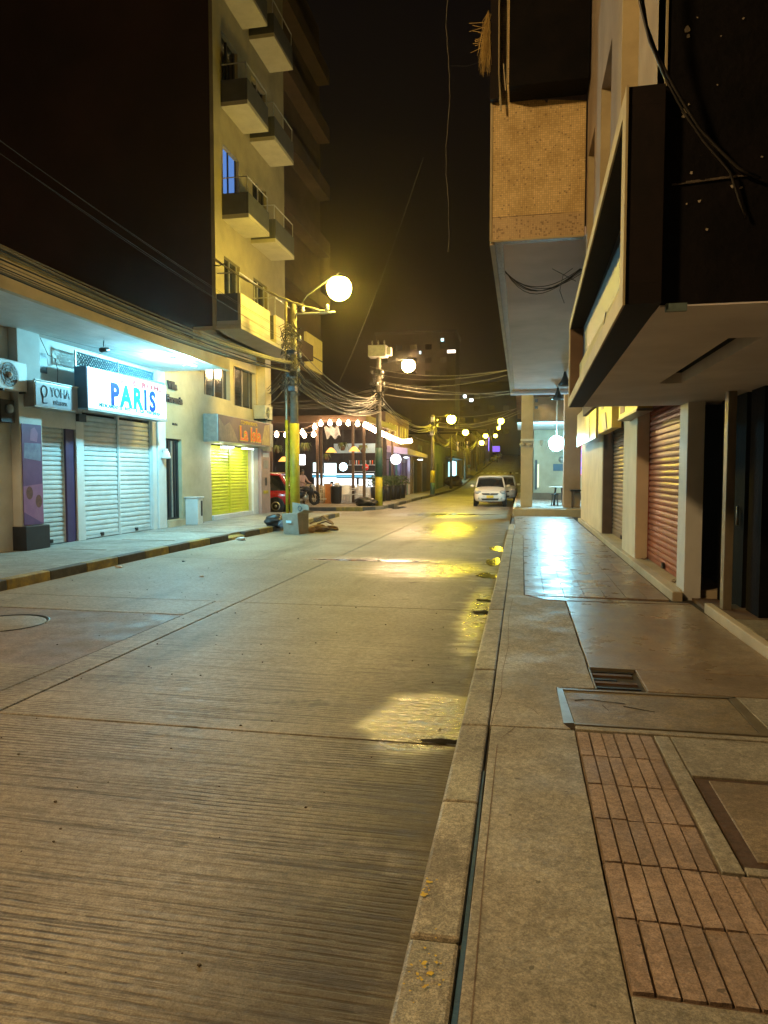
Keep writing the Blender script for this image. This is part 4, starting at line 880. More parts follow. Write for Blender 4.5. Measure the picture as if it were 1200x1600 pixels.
box('soffit_trim', CREAM, mb, MXL - .004, MXL + .05, 8.25, 23.4, 4.29, 4.3245)
box('infill_wall', BROWNW, mb, 0.99, 1.05, 8.21, 12, 2.6, 4.32)
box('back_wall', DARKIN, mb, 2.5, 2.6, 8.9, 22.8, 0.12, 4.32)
WX = 1.86
box('step', CREAM, mb, 1.78, 1.90, 8.7, 22.8, 0.10, 0.24, .012)
box('sill_floor', CREAM, mb, 1.901, 2.49, 8.9, 22.8, 0.10, 0.238)
box('pillar', WPAINT, mb, 1.93, 2.12, 8.80, 9.22, 0.12, 3.3, .004)
PCR = M('pale_cream_pillar', (0.78, 0.66, 0.48), (0.68, 0.57, 0.41), 0.7, 2.5, 0.1, dirt=0.15)
box('pillar', PCR, mb, WX, 2.20, 12.05, 13.55, 0.235, 3.4, .01)
box('pillar', PCR, mb, WX, 2.30, 17.0, 22.75, 0.235, 4.31, .01)
box('lintel', CREAM, mb, 1.95, 2.4, 9.0, 17.0, 2.95, 4.31)
box('jamb', BROWNW, mb, WX + .02, 2.2, 16.93, 16.998, 0.24, 2.95)
shutter(mb, SHR, 2.08, 9.26, 12.0, 0.25, 2.94, -1, .088); shutter(mb, SHB, 2.12, 13.6, 16.9, 0.25, 2.94, -1, .088)
s1 = thing('shop_sign', 'yellow lit shop sign with grey shapes, farther of two above the right shutters', 'sign', (1.75, 17, 2.7))
SY = M('sign_yellow_panel', (0.78, 0.60, 0.14), (0.66, 0.48, 0.08), 0.35, 2.5, 0); SGY = M('sign_grey_panel', (.33, .31, .27), (.24, .22, .2), .4, 4, 0)
MB().box(1.66, 1.84, 13.75, 16.1, 2.52, 3.35).build('casing', SY, s1, .008); MB().box(1.62, 1.655, 16.2, 21.6, 2.44, 3.4).build('sign_face', SY, s1, .008)
MB().hexa([(1.645, 14.4, 2.54), (1.645, 15.0, 2.54), (1.645, 15.6, 2.9), (1.645, 14.7, 2.9)], [(1.658, 14.4, 2.54), (1.658, 15.0, 2.54), (1.658, 15.6, 2.9), (1.658, 14.7, 2.9)]).build('print_patch', SGY, s1)
MB().box(1.648, 1.658, 15.1, 15.5, 3.0, 3.3).build('print_patch', SGY, s1); MB().box(1.61, 1.619, 17.6, 18.6, 2.5, 3.1).build('print_patch', SGY, s1)
s2 = thing('shop_sign', 'yellow sign box with pale lower trim, nearer of two, right above the red shutter', 'sign', (1.75, 11.5, 2.7))
MB().box(1.68, 1.9, 10.9, 12.9, 2.62, 3.2).build('casing', SY, s2, .008); MB().box(1.665, 1.9, 10.88, 12.92, 2.58, 2.615).build('trim', ALU, s2)
MB().box(1.672, 1.679, 12.2, 12.7, 2.68, 3.1).build('print_patch', M('sign_red_panel', (.3, .05, .03), (.22, .04, .02), .5, 5, 0), s2)
# dark projecting volume above the mosaic
db = thing('upper_black_volume', 'black projecting upper storey hanging in front of the mosaic wall', 'building', (0.2, 7.6, 5.4))
box('wall', BLACKW, db, -0.18, 0.66, 7.85, 8.18, 5.84, 12)
b = MB().tube([(-.20, 7.86, 5.86), (-.20, 7.84, 12)], .006, 4); b.build('edge_strip', RIMC, db)
MB().tube([(-.215, 7.85, 5.80), (-.24, 7.84, 6.08)], .006, 4).build('loose_strip', RIMC, db)
db2 = box('downpipe', DARKBR, mb, -0.395, -0.30, 8.08, 8.17, 5.85, 12)
MB().tube([(-.27, 8.1, 5.72), (-.30, 8.09, 6.1), (-.31, 8.09, 9)], .012, 5).build('conduit', RIMC, mb)
# dry plant hanging from the corner
dp = thing('dry_plant', 'dry straw coloured plant hanging from the top corner of the mosaic building', 'plant', (-0.42, 8.1, 6.3))
b = MB(); rnd = random.Random(2)
for i in range(150):
    y = 8.12 + rnd.uniform(-.05, .05); x0 = -.385 - rnd.uniform(0, .05); z0 = rnd.uniform(6.46, 6.80); L = rnd.uniform(.15, .5); sx2 = -rnd.uniform(0, .09)
    p = [(x0, y, z0), (x0 + sx2 * .7, y - .02, z0 - L * .4), (x0 + sx2 + rnd.uniform(-.03, .03), y - .03, max(6.12, z0 - L))]
    b.tube(p, .0035, 3, .0012, cap=False)
for i in range(14):
    a = rnd.uniform(pi * .7, pi * 1.25); L = rnd.uniform(.1, .24); z0 = rnd.uniform(6.4, 6.7)
    b.tube([(-.41, 8.1, z0), (-.41 + L * cos(a), 8.1, z0 + L * sin(a) * .6)], .0025, 3, cap=False)
tag(b.build('dry_leaves', M('straw', (0.60, 0.42, 0.13), (0.42, 0.27, 0.07), 0.8, 20, 0), dp), kind='stuff')
cw = thing('cable_tangle', 'tangle of thin black cables looping under the grey overhang soffit', 'cable', (0.2, 10, 4.2))
rnd = random.Random(8)
for i in range(6):
    s0 = rnd.uniform(-.05, .05); sag = rnd.uniform(.22, .34); pts = []
    for k in range(13):
        t = k / 12; pts.append((-.24 + t * (1.0 + s0), 9.3 + s0 + t * .15 + .03 * sin(7 * t + i), 4.28 - sag * 4 * t * (1 - t) * (1.15 - .5 * t) + t * .02))
    MB().tube(pts, .0045, 4).build('cable', CABLE, cw)
MB().tube([(.62, 9.4, 4.3), (.50, 9.4, 4.42 - .2), (.46, 9.38, 4.02), (.52, 9.4, 3.86)], .004, 4).build('cable', CABLE, cw)
MB().tube([(.36, 9.4, 4.31), (.55, 9.4, 4.2), (.66, 9.35, 4.12)], .004, 4).build('cable', CABLE, cw)
for (x, y, lab) in ((1.09, 18.9, 'dark bell shaped pendant lamp under the overhang, nearer of two'), (1.08, 22.3, 'dark bell shaped pendant lamp under the overhang, farther of two')):
    pn = thing('pendant_lamp', lab, 'lamp', (x, y, 4.1), 'unlit pendants under the grey overhang')
    MB().lathe([(.03, .30), (.05, .2), (.10, .08), (.19, -.06), (.185, -.065), (.05, .05)], (x, y, 4.02), 14).build('lamp_shade', BLACKP, pn); MB().tube([(x, y, 4.32), (x, y, 4.26)], .02, 5).build('stem', BLACKP, pn)

# ------------------------------------------------------------------ right: arcade across the side street
ar = thing('arcade_building', 'open pillared arcade building on a raised plinth across the right side street', 'building', (1, 30, 0.3))
PLAST = M('arcade_plaster', (0.60, 0.47, 0.30), (0.48, 0.37, 0.23), 0.8, 1.6, 0.15, dirt=0.3); PLB = M('arcade_brown_plaster', (0.50, 0.32, 0.19), (0.40, 0.25, 0.145), 0.8, 1.6, 0.15, dirt=0.3)
box('plinth', PLAST, ar, -0.30, 8.0, 25.0, 46.0, -0.05, 0.40, .02)
AF = pavement_material('arcade_floor', (0.42, 0.42, 0.40), (0.5, 0.5, 0.48), (0.3, 0.3, 0.28), 0.3)
box('floor', AF, ar, -0.2, 8.0, 25.4, 46.0, 0.401, 0.42)
box('pillar', PLAST, ar, -0.03, 0.40, 26.0, 26.45, 0.421, 5.2, .015); box('pillar', PLB, ar, 1.50, 2.10, 26.0, 26.5, 0.421, 5.2, .015)
box('pillar', PLAST, ar, -0.03, 0.40, 33.0, 33.45, 0.421, 5.2, .015); box('pillar', PLAST, ar, -0.03, 0.40, 40.0, 40.45, 0.421, 5.2, .015)
box('pillar', PLB, ar, 2.101, 3.4, 26.1, 26.5, 2.75, 5.2)
box('back_wall', CREAM, ar, 0.55, 6.0, 33.5, 33.7, 0.42, 4.3); box('beam', M('lilac_beam', (.30, .28, .42), (.25, .23, .36), .7, 3, 0), ar, -0.02, 6, 32.6, 33.0, 3.75, 4.08)
box('upper_wall', CREAM, ar, -0.02, 6, 33.1, 33.3, 4.1, 5.2); box('ceiling', WPAINT, ar, -0.2, 6, 29.0, 33.49, 3.70, 3.749); box('upper_storey', BROWNW, ar, -0.3, 8, 25.2, 46, 5.21, 9)
box('skirting', BROWNW, ar, 0.5, 6, 33.3, 33.49, 0.42, 0.75); box('wall_recess', BALG, ar, 0.62, 0.72, 33.44, 33.49, 0.9, 2.3)
box('doorway_light', E_('dim_doorway', (.75, .9, .6), .8), ar, 0.73, 0.80, 33.47, 33.49, 1.0, 2.1)
for z in (4.55, 4.28): box('wall_vent', BLACKP, ar, 0.50, 0.62, 28.9, 28.99, z, z + .12)
mu = thing('wall_banner', 'dark blue banner strip on the beige back wall of the arcade under the bright lamp', 'banner', (1.9, 33.4, 2.2))
MB().box(1.45, 2.4, 33.42, 33.47, 1.78, 2.1).build('panel', M('navy_panel', (.05, .09, .14), (.04, .07, .1), .6, 5, 0), mu)
for k in range(2): MB().lathe([(.16, 0), (.16, .02), (.09, .03)], (1.85 + k * .5, 33.44, 2.3), 14, 'y').build('ring_picture', GALV if k == 0 else BALG, mu)
al_ = thing('arcade_lamp', 'dazzling bluish white lamp hanging in the arcade between the two pillars', 'lamp', (1.33, 28.0, 2.9))
MB().tube([(1.33, 28, 5.2), (1.33, 28, 3.1)], .012, 5).build('cord', WHITEP, al_)
MB().ball((1.33, 28, 2.83), .29, 24, 16).build('bulb', E_('glow_arcade', (.32, .80, 1.0), 175), al_)
fl_ = thing('pennant', 'small pale triangular pennant on a string between the arcade pillars', 'pennant', (.72, 27, 2.9))
MB().tube([(.40, 26.8, 2.93), (.95, 26.8, 2.90), (1.5, 26.8, 2.93)], .006, 4).build('string', WPAINT, fl_)
MB().hexa([(.62, 26.80, 2.91), (.80, 26.80, 2.91), (.80, 26.81, 2.91), (.62, 26.81, 2.91)], [(.705, 26.80, 2.66), (.715, 26.80, 2.66), (.715, 26.81, 2.66), (.705, 26.81, 2.66)]).build('flag', WHITEP, fl_)
jb = thing('pillar_banner', 'weathered pale strip and bundle tied around the left arcade pillar', 'banner', (.1, 25.95, 2.8))
MB().box(-.05, .42, 25.94, 25.99, 2.84, 2.92).build('strip', WHITEP, jb); MB().ball((.02, 25.93, 2.73), .09, 8, 6, (1.2, .6, .8), .15).ball((.28, 25.93, 2.72), .08, 8, 6, (1.3, .6, .8), .15).build('bundle', CREAM, jb)
tv = thing('television_screen', 'blue glowing television screen behind the brown arcade pillar', 'screen', (2.4, 29, 2))
MB().box(2.22, 3.4, 29.0, 29.06, 1.55, 2.85).build('casing', BLACKP, tv)
k = NB('television_picture'); k.n.remove(k.b); em = k.n.new('ShaderNodeEmission'); v = k.n.new('ShaderNodeTexVoronoi'); v.inputs['Scale'].default_value = 5; k.l.new(k.pos, v.inputs['Vector'])
sp_ = k.n.new('ShaderNodeSeparateXYZ'); k.l.new(v.outputs['Color'], sp_.inputs[0]); rr = k.n.new('ShaderNodeValToRGB'); k.l.new(sp_.outputs[0], rr.inputs[0])
for p, c in ((0.0, (.03, .05, .5, 1)), (.4, (.08, .3, .9, 1)), (.7, (.2, .15, .6, 1)), (.95, (.6, .15, .2, 1))):
    if p in (0.0,): rr.color_ramp.elements[0].position = p; rr.color_ramp.elements[0].color = c
    else: q = rr.color_ramp.elements.new(p); q.color = c
k.l.new(rr.outputs[0], em.inputs[0]); em.inputs[1].default_value = 1.5; k.l.new(em.outputs[0], k.n['Material Output'].inputs[0])
MB().box(2.24, 3.38, 28.985, 28.999, 1.58, 2.82).build('screen', k.m, tv)
for i, (x, y, lab) in enumerate(((1.25, 27.2, 'stack of dark plastic stools under the bright arcade lamp'), (2.35, 25.9, 'dark bar stool behind the brown pillar'), (2.7, 26.6, 'dark stool farther back behind the brown pillar'))):
    t = thing('stool', lab, 'stool', (x, y, .42)); MB().lathe([(.16, .42), (.17, .45), (.02, .46)], (x, y, .42), 14).build('seat', BLACKP, t)
    for a in (0.8, 2.3, 3.9, 5.5): MB().tube([(x + .11 * cos(a), y + .11 * sin(a), .84), (x + .17 * cos(a), y + .17 * sin(a), .42)], .02, 5).build('leg', BLACKP, t)
tb = thing('table', 'round white topped table with dark legs in the arcade beside the brown pillar', 'table', (1.45, 27.6, .42))
MB().lathe([(.36, .70), (.37, .72), (.02, .725)], (1.42, 27.6, .42), 20).build('tabletop', WHITEP, tb)
for a in (.8, 2.4, 3.9, 5.5): MB().tube([(1.42 + .16 * cos(a), 27.6 + .16 * sin(a), 1.12), (1.42 + .24 * cos(a), 27.6 + .24 * sin(a), .42)], .035, 6).build('leg', BLACKP, tb)
tb = thing('table', 'dark bar table with chairs pushed in right of the brown pillar', 'table', (2.2, 25.6, .42))
MB().box(1.72, 2.9, 25.5, 26.0, 1.02, 1.08).build('tabletop', BLACKP, tb, .01)
for (x, y) in ((1.8, 25.55), (1.8, 25.95), (2.8, 25.55), (2.8, 25.95)): MB().tube([(x, y, 1.02), (x, y, .42)], .02, 5).build('leg', WOOD, tb)
# ------------------------------------------------------------------ corner restaurant with terrace
rs = thing('terrace_restaurant', 'open corner terrace restaurant with dark timber roof and bright white lit counter', 'restaurant', (-10.5, 35, 0.15))
CEIL = M('terrace_ceiling', (0.42, 0.24, 0.16), (0.30, 0.17, 0.11), 0.75, 3, 0.2, stretch=(1, 1, 5))
box('roof', CEIL, rs, -15, -7.5, 32.9, 41, 4.42, 4.5)
for i in range(12): MB().hexa([(-15 + .01 * i, 33.3 + i * .62, 4.25), (-7.55, 33.3 + i * .62, 4.25), (-7.55, 33.4 + i * .62, 4.25), (-15, 33.4 + i * .62, 4.25)], [(-15, 33.3 + i * .62, 4.415), (-7.55, 33.3 + i * .62, 4.415), (-7.55, 33.4 + i * .62, 4.415), (-15, 33.4 + i * .62, 4.415)]).build('rafter', WOOD, rs)
box('roof_beam', WOOD, rs, -15, -7.5, 32.8, 32.899, 4.16, 4.5); box('roof_beam', WOOD, rs, -7.499, -7.4, 32.8, 41, 4.16, 4.5)
for (x, y) in ((-9.95, 33.1), (-8.45, 34.4), (-7.6, 33.2), (-12.4, 33.2), (-7.6, 37.5), (-7.6, 40.8), (-10.6, 36)): box('post', WOOD, rs, x - .06, x + .06, y - .06, y + .06, .15, 4.16)
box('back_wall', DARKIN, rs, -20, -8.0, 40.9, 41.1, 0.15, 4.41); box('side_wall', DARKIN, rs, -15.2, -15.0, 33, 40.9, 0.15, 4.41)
box('floor', FARC, rs, -15, -7.6, 33.6, 40.9, 0.151, 0.17)
WGL = E_('white_counter_glow', (0.88, 0.95, 1.0), 1.7)
box('counter', WPAINT, rs, -11.4, -7.9, 37.0, 37.9, 0.17, 1.05); box('counter_light', WGL, rs, -11.3, -10.4, 36.98, 36.999, .92, 1.42); box('counter_light', WGL, rs, -10.2, -8.9, 36.98, 36.999, .92, 1.38); box('counter_light', WGL, rs, -8.75, -8.0, 36.98, 36.999, .92, 1.36)
box('counter_top', M('blue_counter', (.10, .3, .42), (.08, .25, .36), .4, 3, 0, emit=(.1, .45, .7), es=.5), rs, -11.4, -7.9, 36.95, 37.9, 1.44, 1.56); box('counter_strip', WGL, rs, -11.4, -7.9, 36.93, 36.949, 1.60, 1.64)
box('overhang_panel', M('pale_blue_valance', (.35, .5, .65), (.3, .42, .55), .6, 2, 0), rs, -9.9, -7.65, 36.0, 36.1, 2.75, 3.25)
for (x, z, w2, h2, s) in ((-12.1, 2.33, .62, .38, 4.0),): box('menu_screen', E_('menu_glow', (1.0, .94, .98), s), rs, x - w2, x + w2 * .4, 37.0, 37.05, z - h2 / 2, z + h2)
box('fridge', E_('fridge_glow', (.75, .97, 1), 1.4), rs, -11.25, -10.95, 36.6, 36.62, 1.75, 2.25); box('fridge', E_('fridge_glow', (.75, .97, 1), 1.4), rs, -11.2, -10.55, 38.6, 38.9, 1.2, 2.25)
box('shelf', WPAINT, rs, -10.3, -8.2, 40.6, 40.89, 2.15, 2.19); box('shelf', WPAINT, rs, -10.0, -8.6, 40.6, 40.89, 1.75, 1.79)
for i in range(14): MB().tube([(-10.2 + i * .14, 40.7, 2.19), (-10.2 + i * .14, 40.7, 2.45)], .035, 6).build('bottle', random.choice([GPAINT, OR, GALV, WHITEP]), rs)
ne = thing('neon_sign', 'round bluish white glowing sign hanging over the restaurant counter', 'sign', (-9.6, 36.8, 2.0))
MB().lathe([(.20, 0), (.22, .03), (.20, .06)], (-9.6, 36.8, 2.02), 16, 'y').build('disc', E_('neon_glow', (.55, .85, 1.0), 9), ne); MB().tube([(-9.6, 36.83, 2.25), (-9.6, 36.83, 4.2)], .01, 4).build('cord', BLACKP, ne)
SHADEM = M('orange_lamp_shade', (.8, .38, .08), (.7, .32, .06), .7, 20, .1, emit=(1, .42, .08), es=.9)
for (x, z, lab) in ((-9.55, 2.80, 'woven orange shade pendant lamp, middle of the three on the terrace'), (-8.33, 2.85, 'woven orange shade pendant lamp, rightmost of the three on the terrace'), (-12.1, 2.35, 'low wide orange pendant lamp above the red car, leftmost of three')):
    t = thing('pendant_lamp', lab, 'lamp', (x, 34.2, z + .3), 'orange woven pendant lamps')
    MB().lathe([(.05, .17), (.10, .15), (.29, -.07), (.28, -.075), (.09, .13)], (x, 34.2, z), 14).build('lamp_shade', SHADEM, t); MB().ball((x, 34.2, z + .01), .07, 8, 6).build('bulb', E_('warm_bulb', (1, .66, .30), 22), t); MB().tube([(x, 34.2, z + .17), (x, 34.2, 4.3)], .008, 4).build('cord', BLACKP, t)
BULB = E_('string_bulb', (1.0, 0.68, 0.40), 26)
bm_ = MB().lathe([(.03, .16), (.05, .10), (.105, .02), (.11, -.04), (.07, -.11), (.01, -.13)], (0, 0, 0), 10); bme = None
def string_lights(label, pts, n, loc):
    global bme
    t = thing('string_lights', label, 'string lights', loc); seg = []; tot = 0
    P_ = [Vector(p) for p in pts]; L = [(P_[i + 1] - P_[i]).length for i in range(len(P_) - 1)]; T = sum(L)
    MB().tube(pts, .018, 5).build('cable', M('bulb_cable', (.25, .17, .12), (.2, .13, .1), .5, 9, 0), t)
    for k in range(n):
        d = (k + .5) / n * T; i = 0
        while d > L[i]: d -= L[i]; i += 1
        p = P_[i].lerp(P_[i + 1], d / L[i]) - Vector((0, 0, .14))
        if bme is None:
            o = bm_.build('bulb', BULB, t, local=True); bme = o
        else: o = bme.copy(); COL.objects.link(o); o.parent = t
        o.location = p - wloc(t)
string_lights('low string of six warm bulbs on the left part of the terrace', [(-12.6, 32.6, 3.75), (-11.4, 32.6, 3.70), (-10.2, 32.6, 3.66), (-9.75, 32.6, 3.76)], 6, (-11, 32.6, 3.7))
string_lights('string of warm bulbs along the front edge of the terrace roof', [(-9.85, 32.6, 4.22), (-8.8, 32.6, 4.26), (-7.55, 32.6, 4.18)], 5, (-8.6, 32.6, 4.2))
string_lights('dense row of dazzling warm bulbs running back along the street side of the terrace', [(-7.5, 32.7, 4.18), (-7.45, 36, 3.98), (-7.45, 40, 3.86), (-7.5, 43.4, 3.80), (-7.3, 46.4, 4.0)], 24, (-7.5, 39, 4))
string_lights('short sagging link of bulbs joining the low string to the roof string', [(-11.0, 33.0, 3.72), (-10.0, 33.0, 4.12), (-9.75, 32.9, 4.2)], 2, (-10, 33, 4))
GRN = M('fern_leaf', (0.13, 0.15, 0.03), (0.07, 0.09, 0.02), 0.6, 14, 0)
def fern(label, x, y, z, r_, n=70, seed=1):
    t = thing('hanging_fern', label, 'plant', (x, y, z)); rn = random.Random(seed); b = MB()
    for i in range(n):
        a = rn.uniform(0, 2 * pi); q = rn.uniform(.4, 1) * r_; h = rn.uniform(-.9, .35) * r_; m_ = (x + q * .55 * cos(a), y + q * .55 * sin(a), z + .25 * r_)
        tip = (x + q * cos(a), y + q * sin(a), z + h); w2 = .035
        b.add([(x, y, z - .02), (m_[0] - w2 * sin(a), m_[1] + w2 * cos(a), m_[2]), tip, (m_[0] + w2 * sin(a), m_[1] - w2 * cos(a), m_[2])], [(0, 1, 2, 3)])
    tag(b.build('leaves', GRN, t), kind='stuff')
    MB().lathe([(.09, -.05), (.13, -.2), (.09, -.30)], (x, y, z), 8).build('pot', WOOD, t); MB().tube([(x, y, z), (x, y, 4.3)], .006, 4).build('cord', BLACKP, t)
fern('pale green fern hanging in the air right of the yellow pole', -10.8, 33.8, 3.1, .42, 90, 1); fern('hanging fern between the two right orange lamps', -8.95, 34.2, 3.12, .40, 80, 2)
fern('hanging fern behind the rightmost orange lamp near the green striped pole', -7.95, 34.5, 3.0, .38, 80, 3); fern('dim hanging fern beside the La Isla sign', -12.3, 33.8, 3.0, .4, 70, 4); fern('small fern dangling low beside the dark post of the terrace', -9.9, 34.6, 2.6, .28, 50, 5)
wk = thing('wicker_ornament', 'black and white wicker ornament hanging above the terrace', 'ornament', (-9.3, 33.2, 3.7))
b = MB()
for i in range(16): b.tube([(-9.6 + i * .045, 33.2, 3.95 + .05 * sin(i)), (-9.55 + i * .045 + .08, 33.2, 3.45 - .1 * cos(i * .7))], .011, 4)
b.build('strips', WHITEP, wk)
bf = thing('bamboo_fence', 'low pale bamboo fence along the terrace front', 'fence', (-10.6, 33.5, .15))
BAM = M('bamboo', (.50, .42, .30), (.38, .31, .2), .6, 9, .1)
for i in range(26): x = -11.9 + i * .088; MB().tube([(x, 33.5, .17), (x + random.uniform(-.01, .01), 33.5, 1.08 + random.uniform(-.04, .04))], .03, 6).build('bamboo_cane', BAM, bf)
box('rail', WHITEP, bf, -11.95, -9.6, 33.44, 33.47, .35, .41)
og = thing('orange_stand', 'narrow orange menu stand by the terrace post', 'stand', (-9.55, 33.6, .15)); MB().box(-9.75, -9.38, 33.5, 33.75, .15, 1.12).build('panel', M('orange_board', (.62, .22, .05), (.5, .17, .04), .5, 4, 0), og); MB().box(-9.77, -9.36, 33.48, 33.77, 1.121, 1.15).build('top', WHITEP, og)
bn = thing('rubbish_bin', 'black swing top rubbish bin with white bags on it beside the orange stand', 'bin', (-9.1, 33.5, .15))
MB().lathe([(.22, .15), (.27, .25), (.29, .95), (.30, 1.0), (.2, 1.04)], (-9.1, 33.5, 0), 14).build('body', BLACKP, bn); MB().ball((-9.05, 33.45, 1.1), .15, 9, 6, (1.2, 1, .7), .15).build('bag', WHITEP, bn)
def chair(label, x, y, rz, mat=WHITEP, group='pale plastic terrace chairs'):
    t = thing('plastic_chair', label, 'chair', (x, y, .17), group); t.rotation_euler = (0, 0, rz)
    def L(b, nm): return b.build(nm, mat, t, local=True)
    L(MB().box(-.22, .22, -.22, .22, .41, .45), 'seat')
    L(MB().hexa([(-.21, .19, .46), (.21, .19, .46), (.21, .22, .46), (-.21, .22, .46)], [(-.19, .27, .88), (.19, .27, .88), (.19, .30, .88), (-.19, .30, .88)]), 'backrest')
    for sx2 in (-1, 1):
        L(MB().tube([(sx2 * .19, -.19, .41), (sx2 * .23, -.24, 0)], .022, 5), 'leg'); L(MB().tube([(sx2 * .19, .19, .41), (sx2 * .23, .26, 0)], .022, 5), 'leg'); L(MB().tube([(sx2 * .22, .24, .64), (sx2 * .23, -.15, .64), (sx2 * .21, -.2, .42)], .018, 5), 'armrest')
    return t
c0 = chair('pale plastic chair nearest the black bin', -8.7, 33.9, 0.3)
for (x, y, rz, lab) in ((-8.15, 34.0, -0.4, 'pale plastic chair left of the dark lump by the corner pole'), (-8.4, 34.9, 2.6, 'pale plastic chair facing the street behind the front row'), (-7.85, 34.4, 1.6, 'pale plastic chair turned sideways near the potted hedge')): copy_thing(c0, (x, y, .17), rz, lab)
for (x, y, rz, lab) in ((-9.1, 35.2, 0.9, 'pale plastic chair deep in the terrace behind the black bin'), (-9.0, 36.0, 2.8, 'pale plastic chair close to the white lit counter'), (-10.4, 35.3, -0.7, 'pale plastic chair behind the bamboo fence')): copy_thing(c0, (x, y, .17), rz, lab)
tt = thing('round_table', 'small round terrace table between the pale plastic chairs', 'table', (-8.4, 34.4, .17)); MB().lathe([(.3, .71), (.31, .73), (.02, .735)], (-8.4, 34.4, .17), 16).build('tabletop', WHITEP, tt); MB().tube([(-8.4, 34.4, .88), (-8.4, 34.4, .17)], .03, 6).build('leg', DARKM, tt)
HG = M('hedge_leaf', (0.05, 0.085, 0.02), (0.025, 0.045, 0.012), 0.6, 18, 0)
for i, (x, y) in enumerate(((-7.5, 35.4), (-7.42, 36.6), (-7.35, 37.9), (-7.3, 39.2), (-7.25, 40.5), (-7.2, 41.8))):
    t = thing('potted_bush', ['leafy bush in a tall dark pot nearest the green striped pole', 'second potted bush of the hedge row from the striped pole', 'third potted bush of the hedge row', 'fourth potted bush of the hedge row', 'fifth potted bush, last but one of the hedge row', 'last potted bush, farthest up the street in the hedge row'][i], 'plant', (x, y, .15), 'potted bushes along the terrace kerb')
    MB().lathe([(.22, .15), (.27, .95), (.25, .96), (.1, .9)], (x, y, 0), 10).build('pot', DARKM, t); rn = random.Random(i); b = MB()
    for k in range(170):
        a, ph_, q = rn.uniform(0, 2 * pi), rn.uniform(-.4, 1.5), rn.uniform(.4, 1.0) ** .5
        c = Vector((x + .50 * q * cos(a) * cos(ph_), y + .55 * q * sin(a) * cos(ph_), 1.12 + .42 * q * sin(ph_))); u = Vector((rn.uniform(-1, 1), rn.uniform(-1, 1), rn.uniform(-.6, 1))).normalized() * .085; v_ = u.orthogonal().normalized() * .035
        b.add([c - u, c + v_, c + u, c - v_], [(0, 1, 2, 3)])
    tag(b.build('leaves', HG, t), kind='stuff')
rd = thing('round_lit_sign', 'round white glowing shop sign over the sidewalk beyond the terrace', 'sign', (-7.4, 40.8, 2.5))
MB().lathe([(.28, -.05), (.31, -.04), (.31, .04), (.28, .05)], (-7.35, 40.6, 2.5), 22, 'y').build('disc', E_('round_sign_glow', (.93, .95, 1), 3.2), rd); MB().tube([(-7.95, 40.6, 2.5), (-7.66, 40.6, 2.5)], .03, 6).build('bracket', DARKM, rd)
no = thing('no_entry_sign', 'red no entry sign with a white bar on the terrace corner', 'sign', (-7.62, 33.9, 1.95))
MB().lathe([(.17, 0), (.17, .02), (.01, .021)], (-7.62, 33.6, 1.96), 18, 'y').build('disc', M('sign_red_paint', (.55, .02, .02), (.5, .02, .02), .4, 3, 0, emit=(.6, .02, .02), es=.15), no); MB().box(-7.73, -7.51, 33.585, 33.595, 1.935, 1.985).build('bar', WHITEP, no); MB().tube([(-7.62, 33.63, .17), (-7.62, 33.63, 2.1)], .02, 5).build('post', GALV, no)

# shops up the left side of the street
ps_ = thing('purple_shop', 'purple and teal fronted shop with a lavender awning beyond the terrace', 'building', (-8.2, 46, .15))
LAV = M('lavender_paint', (.42, .34, .52), (.36, .28, .46), .7, 3, .05); PUR = M('purple_front', (.20, .10, .26), (.15, .08, .2), .7, 3, .05); TEA = M('teal_base', (.05, .16, .17), (.04, .12, .13), .7, 3, .05)
wall_x('wall', LAV, ps_, -8.3, -8.0, 41.2, 50, .15, 3.1, [(41.8, 43.2, .15, 2.5), (44.0, 45.6, .15, 2.5), (46.6, 48.0, .15, 2.4)])
for (a, c) in ((41.8, 43.2), (44.0, 45.6), (46.6, 48.0)): box('door', PUR if a > 46 else TEA, ps_, -8.2, -8.15, a, c, .15, 2.45); box('pillar', PUR, ps_, -7.999, -7.93, c + .05, c + .42, .15, 2.6); box('base_panel', TEA, ps_, -7.929, -7.91, c + .05, c + .42, .15, .9)
MB().hexa([(-8.0, 41.2, 2.95), (-6.75, 41.2, 2.80), (-6.75, 50.3, 2.78), (-8.0, 50.3, 2.95)], [(-8.0, 41.2, 3.35), (-6.75, 41.2, 3.18), (-6.75, 50.3, 3.02), (-8.0, 50.3, 3.1)]).build('awning', LAV, ps_)
BRK = M('brick_storey', (.20, .12, .08), (.13, .08, .055), .85, 5, .2); box('upper_wall', BRK, ps_, -9, -8.1, 41.2, 50, 3.36, 5.4)
for i in range(4): 
    wq = box('window', M('dim_yellow_window', (.32, .25, .08), (.2, .15, .05), .4, 3, 0), ps_, -8.099, -8.05, 42 + i * 2, 43.3 + i * 2, 3.7, 4.8); MB().box(-8.049, -8.03, 42.6 + i * 2, 42.68 + i * 2, 3.7, 4.8).build('frame', WOOD, wq)
box('roof', DARKBR, ps_, -9.2, -7.9, 41.1, 50.1, 5.41, 5.55)
fixture('ceiling_light', 'small cool light under the lavender awning, nearer of two', (-7.5, 45.2, 2.72), (.12, .25, .05), (.8, .95, 1), 7, None, WHITEP, None, 14, .05)
fixture('ceiling_light', 'small cool light under the far end of the lavender awning', (-7.2, 49.7, 2.66), (.16, .3, .05), (.8, .95, 1), 14, None, WHITEP, None, 22, .05)
